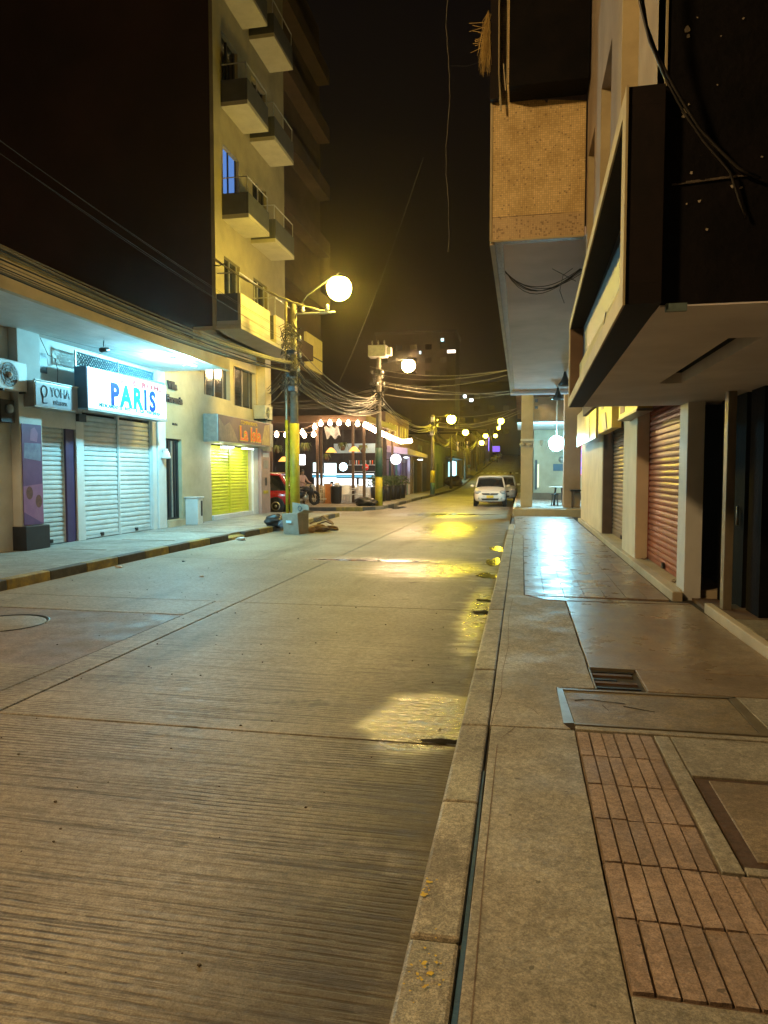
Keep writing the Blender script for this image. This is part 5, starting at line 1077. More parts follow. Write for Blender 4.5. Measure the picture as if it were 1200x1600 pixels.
def house(nm, label, x0, x1, y0, y1, h, mat, side, doors, wins, roofm=DARKBR, lit=None):
    """plain terraced house: x1 (or x0) is its street side; doors and windows as parts"""
    zb = gz((y0 + y1) / 2) - .6; g0 = gz(y0) + .15; t = thing(nm, label, 'building', ((x0 + x1) / 2, y0, g0)); fx_ = x1 if side > 0 else x0
    box('wall', mat, t, x0, x1, y0 + .02, y1 - .02, zb, h); box('roof', roofm, t, x0 - .1, x1 + .1, y0, y1, h + .001, h + .14)
    def quad(nm2, m, ya, yb, za, zc, par=t, o=.03): 
        a, c = (fx_ + .001, fx_ + o) if side > 0 else (fx_ - o, fx_ - .001); return box(nm2, m, par, a, c, ya, yb, za, zc)
    for (f, wd, m) in doors:
        y = y0 + f * (y1 - y0); g = gz(y) + .15; d = quad('door', m, y, y + wd, g, g + 2.4); quad('frame', GALV, y - .08, y - .01, g, g + 2.5, d)
    for (f, z, wd, hh, m) in wins:
        y = y0 + f * (y1 - y0); g = gz(y); q = quad('window', m, y, y + wd, g + z, g + z + hh); quad('frame', WOOD, y + wd / 2 - .03, y + wd / 2 + .03, g + z, g + z + hh, q, .045)
    return t
GRYH = M('far_grey_wall', (.30, .25, .18), (.2, .165, .12), .85, 1.2, .1, dirt=.3); TANH = M('far_tan_wall', (.34, .27, .16), (.25, .2, .12), .85, 1.0, .1, dirt=.3); BLH = M('far_blue_wall', (.20, .28, .30), (.15, .21, .23), .85, 1.2, .1, dirt=.2)
YWIN = E_('lit_window_warm', (1, .62, .2), .55); CWIN = E_('lit_window_cool', (.5, .9, 1), 1.6)
house('dark_shopfront', 'dark brown shopfront with a wide closed doorway past the lavender awning', -16, -8.0, 50.3, 62, 4.3, BROWNW, 1, [(.12, 1.6, DARKM), (.5, 2.6, DARKM)], [(.3, 2.9, 2.2, 1.0, DARKM)])
hs = house('blue_shop', 'pale blue shop with an open cyan lit doorway on the rise', -16, -7.9, 62.4, 86, 4.4, BLH, 1, [(.1, 1.8, TEA), (.35, 1.8, BALG)], [])
for (y0, y1, s) in ((76, 79.5, 1.3), (80.2, 85, 2.2)): box('lit_doorway', E_('cyan_doorway%d' % y0, (.35, .85, 1), s), hs, -7.899, -7.86, y0, y1, gz(y0) + .2, gz(y0) + 2.6)
box('canopy', BALG, hs, -7.9, -7.0, 73, 86, 3.3, 3.5)
spec = [('house', 'tan two storey house with a small warm window up the left side', -8.0, 86.5, 99, 6.6, TANH), ('house', 'grey house next above the tan one on the left side', -8.2, 99.2, 112, 6.0, GRYH), ('house', 'brown house with a flat roof about halfway up the hill', -8.0, 112.2, 127, 8.2, BRK), ('house', 'taller tan house high on the left side', -8.1, 127.2, 143, 9.4, TANH), ('house', 'grey house near the string of distant lamps', -8.0, 143.2, 162, 9.5, GRYH), ('house', 'dim brown house farthest up the left side', -8.2, 162.2, 200, 12, BRK)]
for i, (nm, lab, x1, y0, y1, h, m) in enumerate(spec):
    house(nm, lab, -18, x1, y0, y1, h, m, 1, [(.15, 1.2, DARKM), (.6, 2.2, BALG)], [(.1 + .22 * k, 3.6, 1.3, 1.2, YWIN if (i * 3 + k) % 5 == 0 else GLASSD) for k in range(4)])
spec = [('house', 'dark house on the right side right behind the arcade', 2.0, 46.5, 62, 8.0, BROWNW), ('house', 'grey multi storey house on the right side of the slope', 1.8, 62.5, 84, 9.5, GRYH), ('house', 'brown house on the right side halfway up', 1.7, 84.5, 108, 10.5, BRK), ('house', 'tan house high on the right side', 1.8, 108.5, 140, 12.0, TANH), ('house', 'dim grey house farthest up the right side', 1.8, 140.5, 200, 16, GRYH)]
for i, (nm, lab, x0, y0, y1, h, m) in enumerate(spec):
    house(nm, lab, x0, 14, y0, y1, h, m, -1, [(.15, 1.2, DARKM), (.6, 2.2, BALG)], [(.08 + .23 * k, 3.6, 1.6, 1.2, YWIN if (i + k) % 4 == 1 else GLASSD) for k in range(4)])
house('end_house', 'broad dim building closing the street at the top of the hill', -14, 12, 262, 280, gz(262) + 9, GRYH, 1, [], [])
for (lab, x, y, w2, h, lits) in (('distant dark tower with two white lit windows near its top', -29, 190, 22, 40, ((.82, .94, CWIN, .8), (.55, .86, CWIN, .5), (.9, .86, E_('white_window', (1, .85, .75), 2.5), 2.2))),
                                 ('distant lower tower with two bright pale window lights', -13, 215, 24, 29, ((.30, .86, E_('bright_window', (.75, .95, 1), 7), .9), (.38, .82, E_('bright_window', (.75, .95, 1), 7), 1.0), (.75, .55, CWIN, .5))),
                                 ('distant dim slab block behind the right hand houses', 12, 205, 26, 34, ((.2, .6, YWIN, 1.0),))):
    t = thing('distant_tower', lab, 'building', (x, y, 8)); box('wall', M('far_dark_wall', (.03, .02, .016), (.02, .013, .01), .9, .5, 0, spec=.1), t, x - w2 / 2, x + w2 / 2, y, y + 14, 4, h); box('roof', DARKBR, t, x - w2 / 2 - .3, x + w2 / 2 + .3, y - .3, y + 14, h + .01, h + .6)
    for k in range(5):
        for q in range(4): box('window', GLASSD, t, x - w2 / 2 + 1.5 + k * w2 / 5.4, x - w2 / 2 + 3.3 + k * w2 / 5.4, y - .06, y - .001, h - 4.5 - q * 3.6, h - 3 - q * 3.6)
    for (fx_, fz, m, sz) in lits: box('lit_window', m, t, x - w2 / 2 + fx_ * w2, x - w2 / 2 + fx_ * w2 + sz, y - .12, y - .07, fz * h, fz * h + .8)

# ------------------------------------------------------------------ poles and street lamps
def gl(name, col, s): return E_(name, col, s)
def street_lamp(label, base, ztop, head, lamp_r, col, strength, paint=None, r_=.13, arm_from=None, hood=False, group=None):
    x, y, z = base; t = thing('street_lamp', label, 'street lamp', base, group)
    MB().tube([(x, y, z), (x, y, ztop)], r_ * 1.15, 12, r_ * .7).build('pole', POLE, t)
    if paint:
        for (m, a, c) in paint: MB().tube([(x, y, z + a), (x, y, z + c)], r_ * 1.15 + .008, 12, r_ * 1.08 + .008).build('painted_band', m, t)
    hx, hy, hz = head; az = arm_from or ztop - .3
    MB().tube([(x, y, az), (x + (hx - x) * .3, y + (hy - y) * .3, az + (hz - az) * .55 + .15), (x + (hx - x) * .8, hy, hz + .30), (hx, hy, hz + lamp_r + .04)], .022, 6).build('arm', DARKM, t)
    MB().lathe([(.03, lamp_r * .85 + .14), (.10, lamp_r * .85 + .10), (lamp_r * .66, lamp_r * .76)], (hx, hy, hz), 16).build('lamp_hood', DARKM, t)
    if hood: MB().lathe([(lamp_r * .5, lamp_r * .62), (lamp_r * 1.12, lamp_r * .35), (lamp_r * 1.15, lamp_r * .05), (lamp_r * 1.10, lamp_r * .05), (lamp_r * 1.06, lamp_r * .33), (lamp_r * .5, lamp_r * .6)], (hx, hy, hz), 24).build('lamp_hood', DARKM, t)
    rr_ = lamp_r; MB().lathe([(rr_ * .48, rr_ * .86), (rr_ * .78, rr_ * .60), (rr_ * .95, rr_ * .3), (rr_, 0), (rr_ * .93, -rr_ * .38), (rr_ * .72, -rr_ * .7), (rr_ * .4, -rr_ * .92), (.01, -rr_)], (hx, hy, hz), 20).build('lamp_bowl', gl('glow_lamp_' + str(strength), col, strength), t)
    return t
L0 = (1.0, 0.65, 0.29); L1 = (1.0, 0.75, 0.11); L2 = (1.0, 0.78, 0.04)
street_lamp('street lamp behind the viewer that lights the near road', (-7.0, 0.6, .15), 7.6, (-5.3, .6, 7.4), .34, L0, 300, hood=True)
street_lamp('nearest street lamp, huge dazzling globe over the road on a yellow painted pole', (-6.93, 20.6, .15), 6.85, (-5.48, 20.6, 7.26), .37, L1, 185, [(YPAINT, .0, 3.05)], .135)
y_ = thing('yellow_guard_pole', 'thin yellow steel pole strapped to the left side of the nearest lamp pole', 'pole', (-7.13, 20.5, .15)); MB().tube([(-7.14, 20.5, .15), (-7.14, 20.5, 6.9)], .05, 8, .045).build('pole', ALU, y_); MB().tube([(-7.14, 20.5, .15), (-7.14, 20.5, 3.3)], .056, 8).build('painted_band', YPAINT, y_)
street_lamp('second street lamp, on the corner pole with green band and yellow block base', (-6.55, 31.7, .15), 7.0, (-5.16, 31.7, 6.61), .30, L2, 300, [(YPAINT, 0.0, 1.35), (GPAINT, 1.36, 2.7)], .15)
tf = thing('pole_transformer', 'grey transformer box on top of the corner pole', 'transformer', (-6.5, 31.7, 7.3))
MB().box(-7.0, -6.15, 31.4, 32.0, 7.02, 7.55).build('tank', GALV, tf, .03); MB().box(-6.14, -5.95, 31.5, 31.9, 7.1, 7.45).build('radiator', GALV, tf)
for i in range(3): MB().lathe([(.04, 0), (.05, .06), (.03, .1), (.05, .14), (.02, .25)], (-6.85 + i * .28, 31.7, 7.55), 8).build('insulator', GALV, tf)
street_lamp('third street lamp, beside the lavender awning on a yellow and green banded pole', (-5.9, 46.5, .15), 5.6, (-4.65, 46.5, 5.28), .29, L2, 230, [(YPAINT, .9, 1.7), (GPAINT, .1, .89)], .13)
for (y, x, z, hx, lab) in ((66, -6.6, 5.2, -5.25, 'fourth street lamp up the left side'), (84, -6.7, 5.0, -4.75, 'fifth street lamp, low in front of the hill houses'), (106, -6.7, 7.0, -5.4, 'sixth street lamp, small and yellow halfway up the hill'), (128, -6.7, 8.2, -4.75, 'seventh street lamp, one of the close pair of lights on the hill'), (150, -6.8, 11, -4.9, 'eighth street lamp, other one of the close pair on the hill')):
    g = gz(y); street_lamp(lab, (x, y, g + .1), z + .1, (hx, y, z + .35), .27 if y < 100 else .34, L2 if y < 128 else (1, .85, .5), 80 if y < 100 else 40, None, .12)
g = gz(100); street_lamp('street lamp standing alone on the right side of the hill road', (-.1, 100, g + .1), 8.9, (-2.95, 100, 9.1), .42, L2, 50, None, .12)
# extra poles and their hardware clusters
def hardware(label, x, y, z, seed, n=26, h=1.5):
    t = thing('cable_hardware', label, 'wiring', (x, y, z)); rn = random.Random(seed)
    for i in range(4): zq = z + rn.uniform(-h, h) * .5; MB().box(x - .14 + rn.uniform(-.1, .1), x + .14, y - .2, y + .05, zq, zq + rn.uniform(.1, .3)).build('junction_box', random.choice([DARKM, BLACKP, GALV]), t)
    b = MB()
    for i in range(n):
        a = rn.uniform(0, 2 * pi); r_ = rn.uniform(.1, .42); zc = z + rn.uniform(-h, h) * .55
        b.tube([(x + r_ * cos(a + q * .9) * (1 if q % 2 else .8), y - .1 + .25 * sin(a + q * .9), zc + rn.uniform(-.25, .25)) for q in range(6)], .011, 3, cap=False)
    b.build('cable_loops', CABLE, t)
    b = MB()
    for i in range(7):
        zc = z + rn.uniform(-h, h) * .5; b.lathe([(.03, 0), (.055, .04), (.03, .08), (.05, .12), (.01, .15)], (x + rn.uniform(-.35, .35), y - .15, zc), 6)
    b.build('insulators', GALV, t)
    return t
hardware('dense knot of cables and junction boxes on the nearest lamp pole', -6.95, 20.5, 5.1, 3, 60, 1.9)
hardware('smaller knot of cables on the corner pole below the transformer', -6.55, 31.6, 5.6, 4, 30, 1.4)
hardware('cable knot on the third pole', -5.9, 46.4, 4.7, 5, 24, 1.0)
ca = thing('cross_arm', 'short cross arm with a white insulator sticking out under the nearest lamp', 'cross arm', (-6.3, 20.6, 6.6))
MB().tube([(-6.95, 20.6, 6.55), (-5.55, 20.4, 6.50)], .03, 5).build('arm', GALV, ca); MB().lathe([(.03, 0), (.07, .05), (.03, .1), (.06, .14), (.01, .2)], (-5.8, 20.4, 6.55), 8).lathe([(.03, 0), (.07, .05), (.03, .1), (.06, .14), (.01, .2)], (-6.6, 20.5, 6.58), 8).build('insulator', WHITEP, ca)

# ------------------------------------------------------------------ overhead cables in bundles
def sagline(a, c, sag, n=18): return [(a[0] + (c[0] - a[0]) * t, a[1] + (c[1] - a[1]) * t, a[2] + (c[2] - a[2]) * t - sag * 4 * t * (1 - t)) for t in [k / n for k in range(n + 1)]]
def bundle(label, a, c, n, spread, sag, seed, r_=.010, mats=(CABLE, CABLEG)):
    t = thing('cable_bundle', label, 'overhead cables', a); rn = random.Random(seed)
    for i in range(n):
        s = lambda q=1: Vector((rn.uniform(-1, 1) * .1, rn.uniform(-1, 1) * .1, rn.uniform(-1, 1) * spread * q))
        MB().tube(sagline(Vector(a) + s(), Vector(c) + s(.6), sag * rn.uniform(.6, 1.4)), r_ * rn.uniform(.7, 1.3), 4, cap=False).build('cable', rn.choice(mats), t)
    return t
bundle('thick bundle of pale cables running low over the canopy edge to the nearest pole', (-7.35, 2.0, 5.3), (-6.95, 20.4, 5.0), 9, .14, .45, 1, .012, (CABLEG, CABLE, CABLEG))
bundle('second bundle of cables over the canopy, hugging its roof rim', (-7.7, 3.0, 5.05), (-6.95, 20.4, 4.75), 6, .07, .28, 2, .012)
bundle('few separate thin wires crossing the dark party wall toward the nearest pole', (-6.9, 1.0, 6.6), (-6.93, 20.5, 5.75), 4, .35, .35, 3, .005, (CABLE,))
bundle('cables sagging from the nearest pole to the corner pole', (-6.93, 20.6, 5.2), (-6.55, 31.7, 5.2), 12, .45, .75, 4, .013, (CABLEG, CABLEG, CABLE))
bundle('lower cables sagging over the side street between the two poles', (-6.93, 20.6, 4.6), (-6.55, 31.7, 4.7), 8, .3, .55, 5, .013)
bundle('cables from the corner pole up the street to the third pole', (-6.55, 31.7, 5.1), (-5.9, 46.5, 4.8), 9, .4, .6, 6, .016)
bundle('cables from the third pole to the fourth lamp', (-5.9, 46.5, 4.8), (-6.6, 66, 5.0), 7, .35, .7, 7, .02)
bundle('cables climbing the hill past the fourth lamp', (-6.6, 66, 4.9), (-6.7, 106, 6.6), 6, .35, 1.0, 8, .024)
bundle('wires crossing the street from the corner pole to the arcade', (-6.55, 31.7, 5.6), (-.1, 29.0, 5.0), 3, .3, .25, 9, .011, (CABLEG,))
bundle('wires crossing the street higher up to the grey overhang', (-6.93, 31.7, 6.3), (-.4, 23.2, 4.9), 3, .35, .3, 10, .010)
bundle('wires crossing the street farther back toward the arcade roof', (-5.9, 46.5, 5.2), (-.2, 40.0, 5.3), 4, .4, .35, 11, .012, (CABLEG, CABLE))
bundle('wires running from the nearest pole back across the side street', (-6.93, 20.6, 5.0), (-14.0, 33.0, 5.2), 6, .35, .5, 12, .012)
bundle('wires spreading from the corner pole over the terrace roof', (-6.55, 31.7, 5.3), (-15.0, 32.4, 5.3), 6, .5, .35, 13, .012)
bundle('single slanting wire rising from the corner pole toward the upper right', (-8.4, 31.7, 5.9), (-3.2, 22.0, 11.5), 1, .0, .3, 14, .005, (CABLE,))
tw_ = thing('twisted_cable', 'thick twisted cable looping from the tower balconies to the cross arm of the nearest lamp', 'cable', (-8.5, 20, 7.4))
p = sagline((-9.2, 19.9, 8.15), (-5.9, 20.45, 6.55), .22, 20); b = MB()
for s in (0, pi): b.tube([(q[0] + .02 * cos(i * 1.3 + s), q[1], q[2] + .02 * sin(i * 1.3 + s)) for i, q in enumerate(p)], .020, 5)
b.build('cable', CABLEG, tw_); MB().tube([(-9.2, 19.9, 7.95), (-9.05, 19.9, 7.92), (-8.85, 19.95, 8.0)], .02, 5).build('cable', CABLE, tw_)
dw = thing('dangling_wire', 'single thin wire hanging straight down in the night sky left of the dry plant', 'wire', (-.9, 8.2, 5))
rn = random.Random(6); pts = [(-.88 + rn.uniform(-.008, .008) - .02 * sin(i * .45), 8.2, 7.2 - i * .11) for i in range(28)]; MB().tube(pts, .0028, 4).build('wire', CABLEG, dw)
MB().tube([(-.88, 8.2, 6.33), (-.66, 8.2, 6.30), (-.42, 8.15, 6.32)], .0025, 4).build('wire', CABLE, dw)
lw = thing('slack_wires', 'thin black wires looping from the canopy ceiling to the beauty shop sign', 'wire', (-9.6, 13, 4))
MB().tube([(-9.6, 12.55, 4.4), (-9.62, 12.8, 4.1), (-9.6, 13.0, 4.05), (-9.62, 13.1, 3.8), (-9.6, 13.05, 3.5)], .008, 4).build('wire', CABLE, lw); MB().tube([(-9.4, 12.3, 4.42), (-9.0, 13.4, 4.34), (-8.5, 14.6, 4.41)], .003, 4).build('wire', CABLE, lw); MB().tube([(-8.4, 12.9, 4.42), (-8.8, 13.6, 4.3), (-9.4, 13.6, 4.05)], .003, 4).build('wire', CABLE, lw); MB().tube([(-9.68, 11.4, 4.45), (-9.66, 11.42, 3.9), (-9.66, 11.4, 3.8)], .01, 4).build('wire', CABLE, lw)

# ------------------------------------------------------------------ cars
def loft(parts, sections, n=None):
    """sections: list of (x, [(y,z) half profile from bottom centre to top centre])"""
    b = MB(); m = len(sections[0][1])
    for (x, pr) in sections:
        for (y, z) in pr: b.v.append((y, x, z))
        for (y, z) in reversed(pr[1:-1]): b.v.append((-y, x, z))
    k = 2 * m - 2; S_ = len(sections)
    for i in range(S_ - 1):
        for j in range(k): b.f.append((i * k + j, i * k + (j + 1) % k, (i + 1) * k + (j + 1) % k, (i + 1) * k + j)); b.sm.append(True)
    b.f.append(tuple(range(k - 1, -1, -1))); b.sm.append(False); b.f.append(tuple(range((S_ - 1) * k, S_ * k))); b.sm.append(False)
    return b
def car(label, paint, loc, rz, lights=None, plate=YL, group=None, kind='hatch', rear=False):
    t = thing('parked_car', label, 'car', loc, group)
    Hh = 1.52 if kind == 'hatch' else 1.66; Lc = 3.75; W = .82 if kind == 'hatch' else .90; zs = .26 if kind == 'hatch' else .36
    def bd(nm, b, m, bev=0): return b.build(nm, m, t, bev, local=True)
    def sec(x, w_, zl, zb): return (x, [(0, zl), (w_ * .9, zl), (w_ * .99, zl + .12), (w_, zl + .34), (w_ * .97, zb - .10), (w_ * .88, zb - .01), (w_ * .5, zb + .03), (0, zb + .04)])
    body = loft(None, [sec(0, W * .62, zs + .06, .58), sec(.05, W * .80, zs, .70), sec(.22, W * .93, zs - .03, .80), sec(.6, W * .985, zs - .04, .89), sec(1.0, W, zs - .04, .97), (1.3, sec(1.3, W, zs - .04, 1.0)[1]), sec(2.6, W, zs - .04, 1.0), sec(3.3, W * .98, zs - .03, 1.0), sec(3.62, W * .92, zs, .97), sec(3.75, W * .78, zs + .08, .90)])
    o = bd('body', body, paint); sb_ = o.modifiers.new('sub', 'SUBSURF'); sb_.levels = 1; sb_.render_levels = 1
    def cs(x, w0, w1, z0, z1): return (x, [(0, z0), (w0, z0), (w0 * .98, z0 + .02), (w1, z1 - .05), (w1 * .9, z1), (0, z1 + .02)])
    gh = loft(None, [cs(.98, W * .88, W * .84, .93, .99), cs(1.60, W * .91, W * .73, .95, Hh - .05), cs(2.4, W * .91, W * .74, .95, Hh - .02), cs(3.15, W * .90, W * .71, .95, Hh - .06), cs(3.60, W * .86, W * .70, .93, 1.02)])
    bd('window_glass', gh, GLASSD)
    rf = loft(None, [(1.55, [(0, Hh - .055), (W * .74, Hh - .085), (W * .72, Hh - .04), (W * .6, Hh - .015), (0, Hh + .0)]), (2.4, [(0, Hh - .03), (W * .755, Hh - .06), (W * .74, Hh - .01), (W * .6, Hh + .02), (0, Hh + .035)]), (3.2, [(0, Hh - .07), (W * .73, Hh - .10), (W * .71, Hh - .05), (W * .6, Hh - .03), (0, Hh - .02)])])
    bd('roof', rf, paint)
    for s in (-1, 1):
        for pp, pr_ in (([(s * W * .875, 1.0, .97), (s * W * .755, 1.6, Hh - .07)], .035), ([(s * W * .91, 2.2, .98), (s * W * .76, 2.25, Hh - .06)], .03), ([(s * W * .87, 3.55, 1.0), (s * W * .73, 3.15, Hh - .08)], .055)): bd('window_pillar', MB().tube(pp, pr_, 5), paint)
        hl = MB().ball((s * W * .73, .17, .72), .16, 10, 7, (1.0, .9, .62)); bd('headlight', hl, M('headlight_glass', (.42, .42, .40), (.35, .35, .34), .12, 8, 0, spec=.9))
        bd('wing_mirror', MB().ball((s * (W + .10), 1.25, 1.02), .10, 8, 6, (1.1, .6, .75)), paint)
        tl = MB().ball((s * W * .80, 3.64, .90), .14, 9, 6, (.75, .5, 1.25)); bd('tail_light', tl, M('tail_light_red', (.35, .01, .01), (.3, .01, .01), .2, 6, 0, emit=(1, .03, .03), es=.8 if rear else .03))
        bd('fog_light', MB().lathe([(.06, 0), (.05, -.01), (.01, -.012)], (s * W * .66, .035, .42), 10, 'y'), GALV)
        for y in (.68, 3.02):
            cx_ = s * (W - .10); w3 = bd('wheel', MB().lathe([(.20, -.09), (.29, -.10), (.315, -.06), (.315, .06), (.29, .10), (.20, .09)], (cx_, y, .315), 20, 'x'), RUBBER)
            rm = MB().lathe([(.20, 0), (.19, .02), (.06, .005), (.05, .03), (.01, .03)] if s > 0 else [(.01, -.03), (.05, -.03), (.06, -.005), (.19, -.02), (.20, 0)], (cx_ + s * .085, y, .315), 14, 'x').build('rim', GALV, None, local=True); rm.parent = w3
            bd('wheel_arch', MB().lathe([(.36, -.005), (.37, .012), (.33, .012)] if s > 0 else [(.33, -.012), (.37, -.012), (.36, .005)], (s * (W - .012), y, .33), 18, 'x'), BLACKP)
    bd('grille', MB().hexa([(-.36, -.012, .60), (.36, -.012, .60), (.36, .08, .60), (-.36, .08, .60)], [(-.42, .03, .68), (.42, .03, .68), (.42, .10, .68), (-.42, .10, .68)]), BLACKP)
    bd('bumper_intake', MB().hexa([(-.38, -.022, .33), (.38, -.022, .33), (.38, .06, .33), (-.38, .06, .33)], [(-.44, -.02, .42), (.44, -.02, .42), (.44, .06, .42), (-.44, .06, .42)]), BLACKP)
    bd('emblem', MB().ball((0, -.015, .645), .04, 8, 6, (1.3, .4, .8)), GALV)
    bd('number_plate', MB().box(-.17, .17, -.038, -.026, .445, .575), plate, .003); bd('number_plate', MB().box(-.17, .17, 3.765, 3.78, .62, .75), plate, .003)
    bd('windscreen_wiper', MB().tube([(-.5, .93, 1.0), (.05, 1.03, 1.05)], .01, 4).tube([(.05, .93, 1.0), (.55, 1.03, 1.05)], .01, 4), BLACKP)
    if kind == 'suv':
        bd('roof_rail', MB().tube([(-W * .68, 1.6, Hh + .03), (-W * .68, 3.1, Hh + .02)], .018, 5).tube([(W * .68, 1.6, Hh + .03), (W * .68, 3.1, Hh + .02)], .018, 5), WHITEP)
        bd('rear_bumper', MB().box(-W * .93, W * .93, 3.62, 3.84, .34, .56), BLACKP, .05); bd('bumper_strip', MB().box(-W * .8, W * .8, 3.842, 3.86, .50, .53), GALV)
        bd('tailgate_strip', MB().box(-W * .8, W * .8, 3.715, 3.76, .88, .92), GALV)
    t.rotation_euler = (0, 0, rz); return t
WCAR = M('white_car_paint', (.72, .68, .62), (.68, .64, .58), .25, 2, 0, spec=.7); RCAR = M('red_car_paint', (.45, .012, .02), (.40, .01, .018), .2, 2, 0, spec=.8); GCAR = M('grey_car_paint', (.12, .12, .12), (.10, .10, .10), .25, 2, 0, spec=.7); SCAR = M('silver_car_paint', (.45, .5, .5), (.4, .45, .45), .25, 2, 0, spec=.7)
car('white hatchback facing the camera with a yellow number plate, parked at the right kerb', WCAR, (-1.52, 34.6, 0), R(2), plate=YL)
car('pale car parked right behind the white hatchback', SCAR, (-1.08, 39.6, 0), R(0), plate=YL)
car('shiny red car seen from behind, parked in the side street on the left', RCAR, (-13.0, 27.4, 0), R(-82), plate=YL, kind='suv', rear=True)
for (x, y, m, rz, lab) in ((-5.9, 150, GCAR, 0, 'dark car with a pale reflection parked high up the hill road'), (-5.5, 172, GCAR, 0, 'darker car farther up the hill road under the purple lights')):
    c_ = car(lab, m, (x, y, gz(y)), rz)
    c_.rotation_euler = (R(2.8), 0, rz)
pl3 = thing('purple_shop_light', 'tiny purple and blue shop lights high up the hill road', 'light', (-7.8, 165, 7)); MB().box(-7.7, -7.4, 165, 165.4, 7.0, 10.2).build('tube', E_('purple_glow', (.25, .15, 1), 2.2), pl3); MB().box(-7.3, -5.5, 178, 178.3, 7.2, 8.6).build('panel', E_('purple_glow2', (.2, .1, .8), .8), pl3)

# ------------------------------------------------------------------ people and motorcycle
def person(label, loc, rz, shirt, trousers, hairc, pose='stand', h=1.68, bag=False):
    t = thing('person', label, 'person', loc)
    J = {'pel': (0, 0, .93), 'sp': (0, .01, 1.12), 'ch': (0, .01, 1.32), 'nk': (0, .0, 1.47), 'hd': (0, -.02, 1.56), 'ht': (0, -.015, 1.66)}
    for s, k in ((-1, 'l'), (1, 'r')):
        J[k + 'hip'] = (s * .095, 0, .88); J[k + 'kn'] = (s * .11, -.03 if s > 0 else .02, .48); J[k + 'an'] = (s * .12, .02 if s > 0 else .06, .09); J[k + 'to'] = (s * .13, -.13 if s > 0 else -.09, .03)
        J[k + 'sh'] = (s * .18, .01, 1.40)
        if pose == 'reach': J[k + 'el'] = (s * .25, -.12, 1.17); J[k + 'wr'] = (s * .20, -.34, 1.10); J[k + 'ha'] = (s * .19, -.42, 1.09)
        else: J[k + 'el'] = (s * .24, .02, 1.13); J[k + 'wr'] = (s * .25, -.05, .90); J[k + 'ha'] = (s * .25, -.07, .82)
    E2 = [('pel', 'sp'), ('sp', 'ch'), ('ch', 'nk'), ('nk', 'hd'), ('hd', 'ht')]
    for k in 'lr': E2 += [('pel', k + 'hip'), (k + 'hip', k + 'kn'), (k + 'kn', k + 'an'), (k + 'an', k + 'to'), ('ch', k + 'sh'), (k + 'sh', k + 'el'), (k + 'el', k + 'wr'), (k + 'wr', k + 'ha')]
    rad = {'pel': .145, 'sp': .13, 'ch': .15, 'nk': .055, 'hd': .085, 'ht': .08, 'hip': .10, 'kn': .062, 'an': .045, 'to': .038, 'sh': .065, 'el': .045, 'wr': .032, 'ha': .034}
    names = list(J); me = bpy.data.meshes.new('body'); me.from_pydata([J[n_] for n_ in names], [(names.index(a), names.index(c)) for a, c in E2], []); me.update()
    o = bpy.data.objects.new('tmpbody', me); COL.objects.link(o); o.modifiers.new('skin', 'SKIN'); sd = o.modifiers.new('sub', 'SUBSURF'); sd.levels = 2
    for i, n_ in enumerate(names):
        r_ = rad.get(n_, rad.get(n_[1:], .05)); me.skin_vertices[0].data[i].radius = (r_, r_ * (.8 if n_ in ('pel', 'sp', 'ch') else 1)); 
    me.skin_vertices[0].data[0].use_root = True
    bpy.context.view_layer.update(); ev = bpy.data.meshes.new_from_object(o.evaluated_get(bpy.context.evaluated_depsgraph_get())); bpy.data.objects.remove(o)
    ev.materials.clear(); skin = M('skin', (.36, .20, .13), (.32, .17, .11), .6, 5, 0)
    for m in (skin, shirt, trousers, BLACKP): ev.materials.append(m)
    for p_ in ev.polygons:
        c = p_.center; p_.use_smooth = True
        p_.material_index = 3 if c.z < .075 else 2 if c.z < .93 and abs(c.x) < .2 and c.y > -.28 else 1 if (c.z < 1.46 and not (abs(c.x) > .2 and c.z < 1.14)) else 0
    bo = bpy.data.objects.new('body', ev); COL.objects.link(bo); bo.parent = t
    b = MB().ball((0, .015, 1.63), .112, 12, 8, (.95, 1.05, 1.0)); b.v = [(x, y if y > -.055 else -.055 + (y + .055) * .2, z if z > 1.58 or y > .03 else 1.58 + (z - 1.58) * .2) for (x, y, z) in b.v]; b.build('hair', hairc, t, local=True)
    fb = MB().ball((-.035, -.098, 1.595), .010, 6, 4).ball((.035, -.098, 1.595), .010, 6, 4); fb.build('eyes', BLACKP, t, local=True)
    MB().ball((0, -.112, 1.565), .018, 6, 4, (.8, 1, 1.2)).build('nose', skin, t, local=True); MB().box(-.022, .022, -.103, -.095, 1.527, 1.533).build('mouth', M('lips', (.2, .06, .05), (.18, .05, .04), .5, 5, 0), t, local=True)
    for s in (-1, 1):
        hb = MB(); hx_, hy_, hz_ = J[('l' if s < 0 else 'r') + 'ha']
        for f in range(4): hb.tube([(hx_ + (f - 1.5) * .014, hy_ - .01, hz_), (hx_ + (f - 1.5) * .016, hy_ - .03, hz_ - .05), (hx_ + (f - 1.5) * .015, hy_ - .02, hz_ - (.085 if f in (1, 2) else .07))], .0085, 5, .006)
        hb.tube([(hx_ - s * .02, hy_ - .02, hz_ + .02), (hx_ - s * .04, hy_ - .045, hz_ - .03)], .009, 5, .007); hb.build('fingers', skin, t, local=True)
        MB().ball((s * .092, 0, 1.58), .022, 6, 5, (.5, .8, 1.3)).build('ear', skin, t, local=True)
    t.rotation_euler = (0, 0, rz); t.scale = (h / 1.74,) * 3; return t
PINK = M('pink_shirt', (.60, .33, .27), (.5, .26, .22), .8, 9, .1); DKT = M('dark_trousers', (.05, .04, .035), (.03, .026, .024), .8, 9, .1); HAIR = M('brown_hair', (.05, .03, .02), (.03, .02, .012), .6, 30, .1)
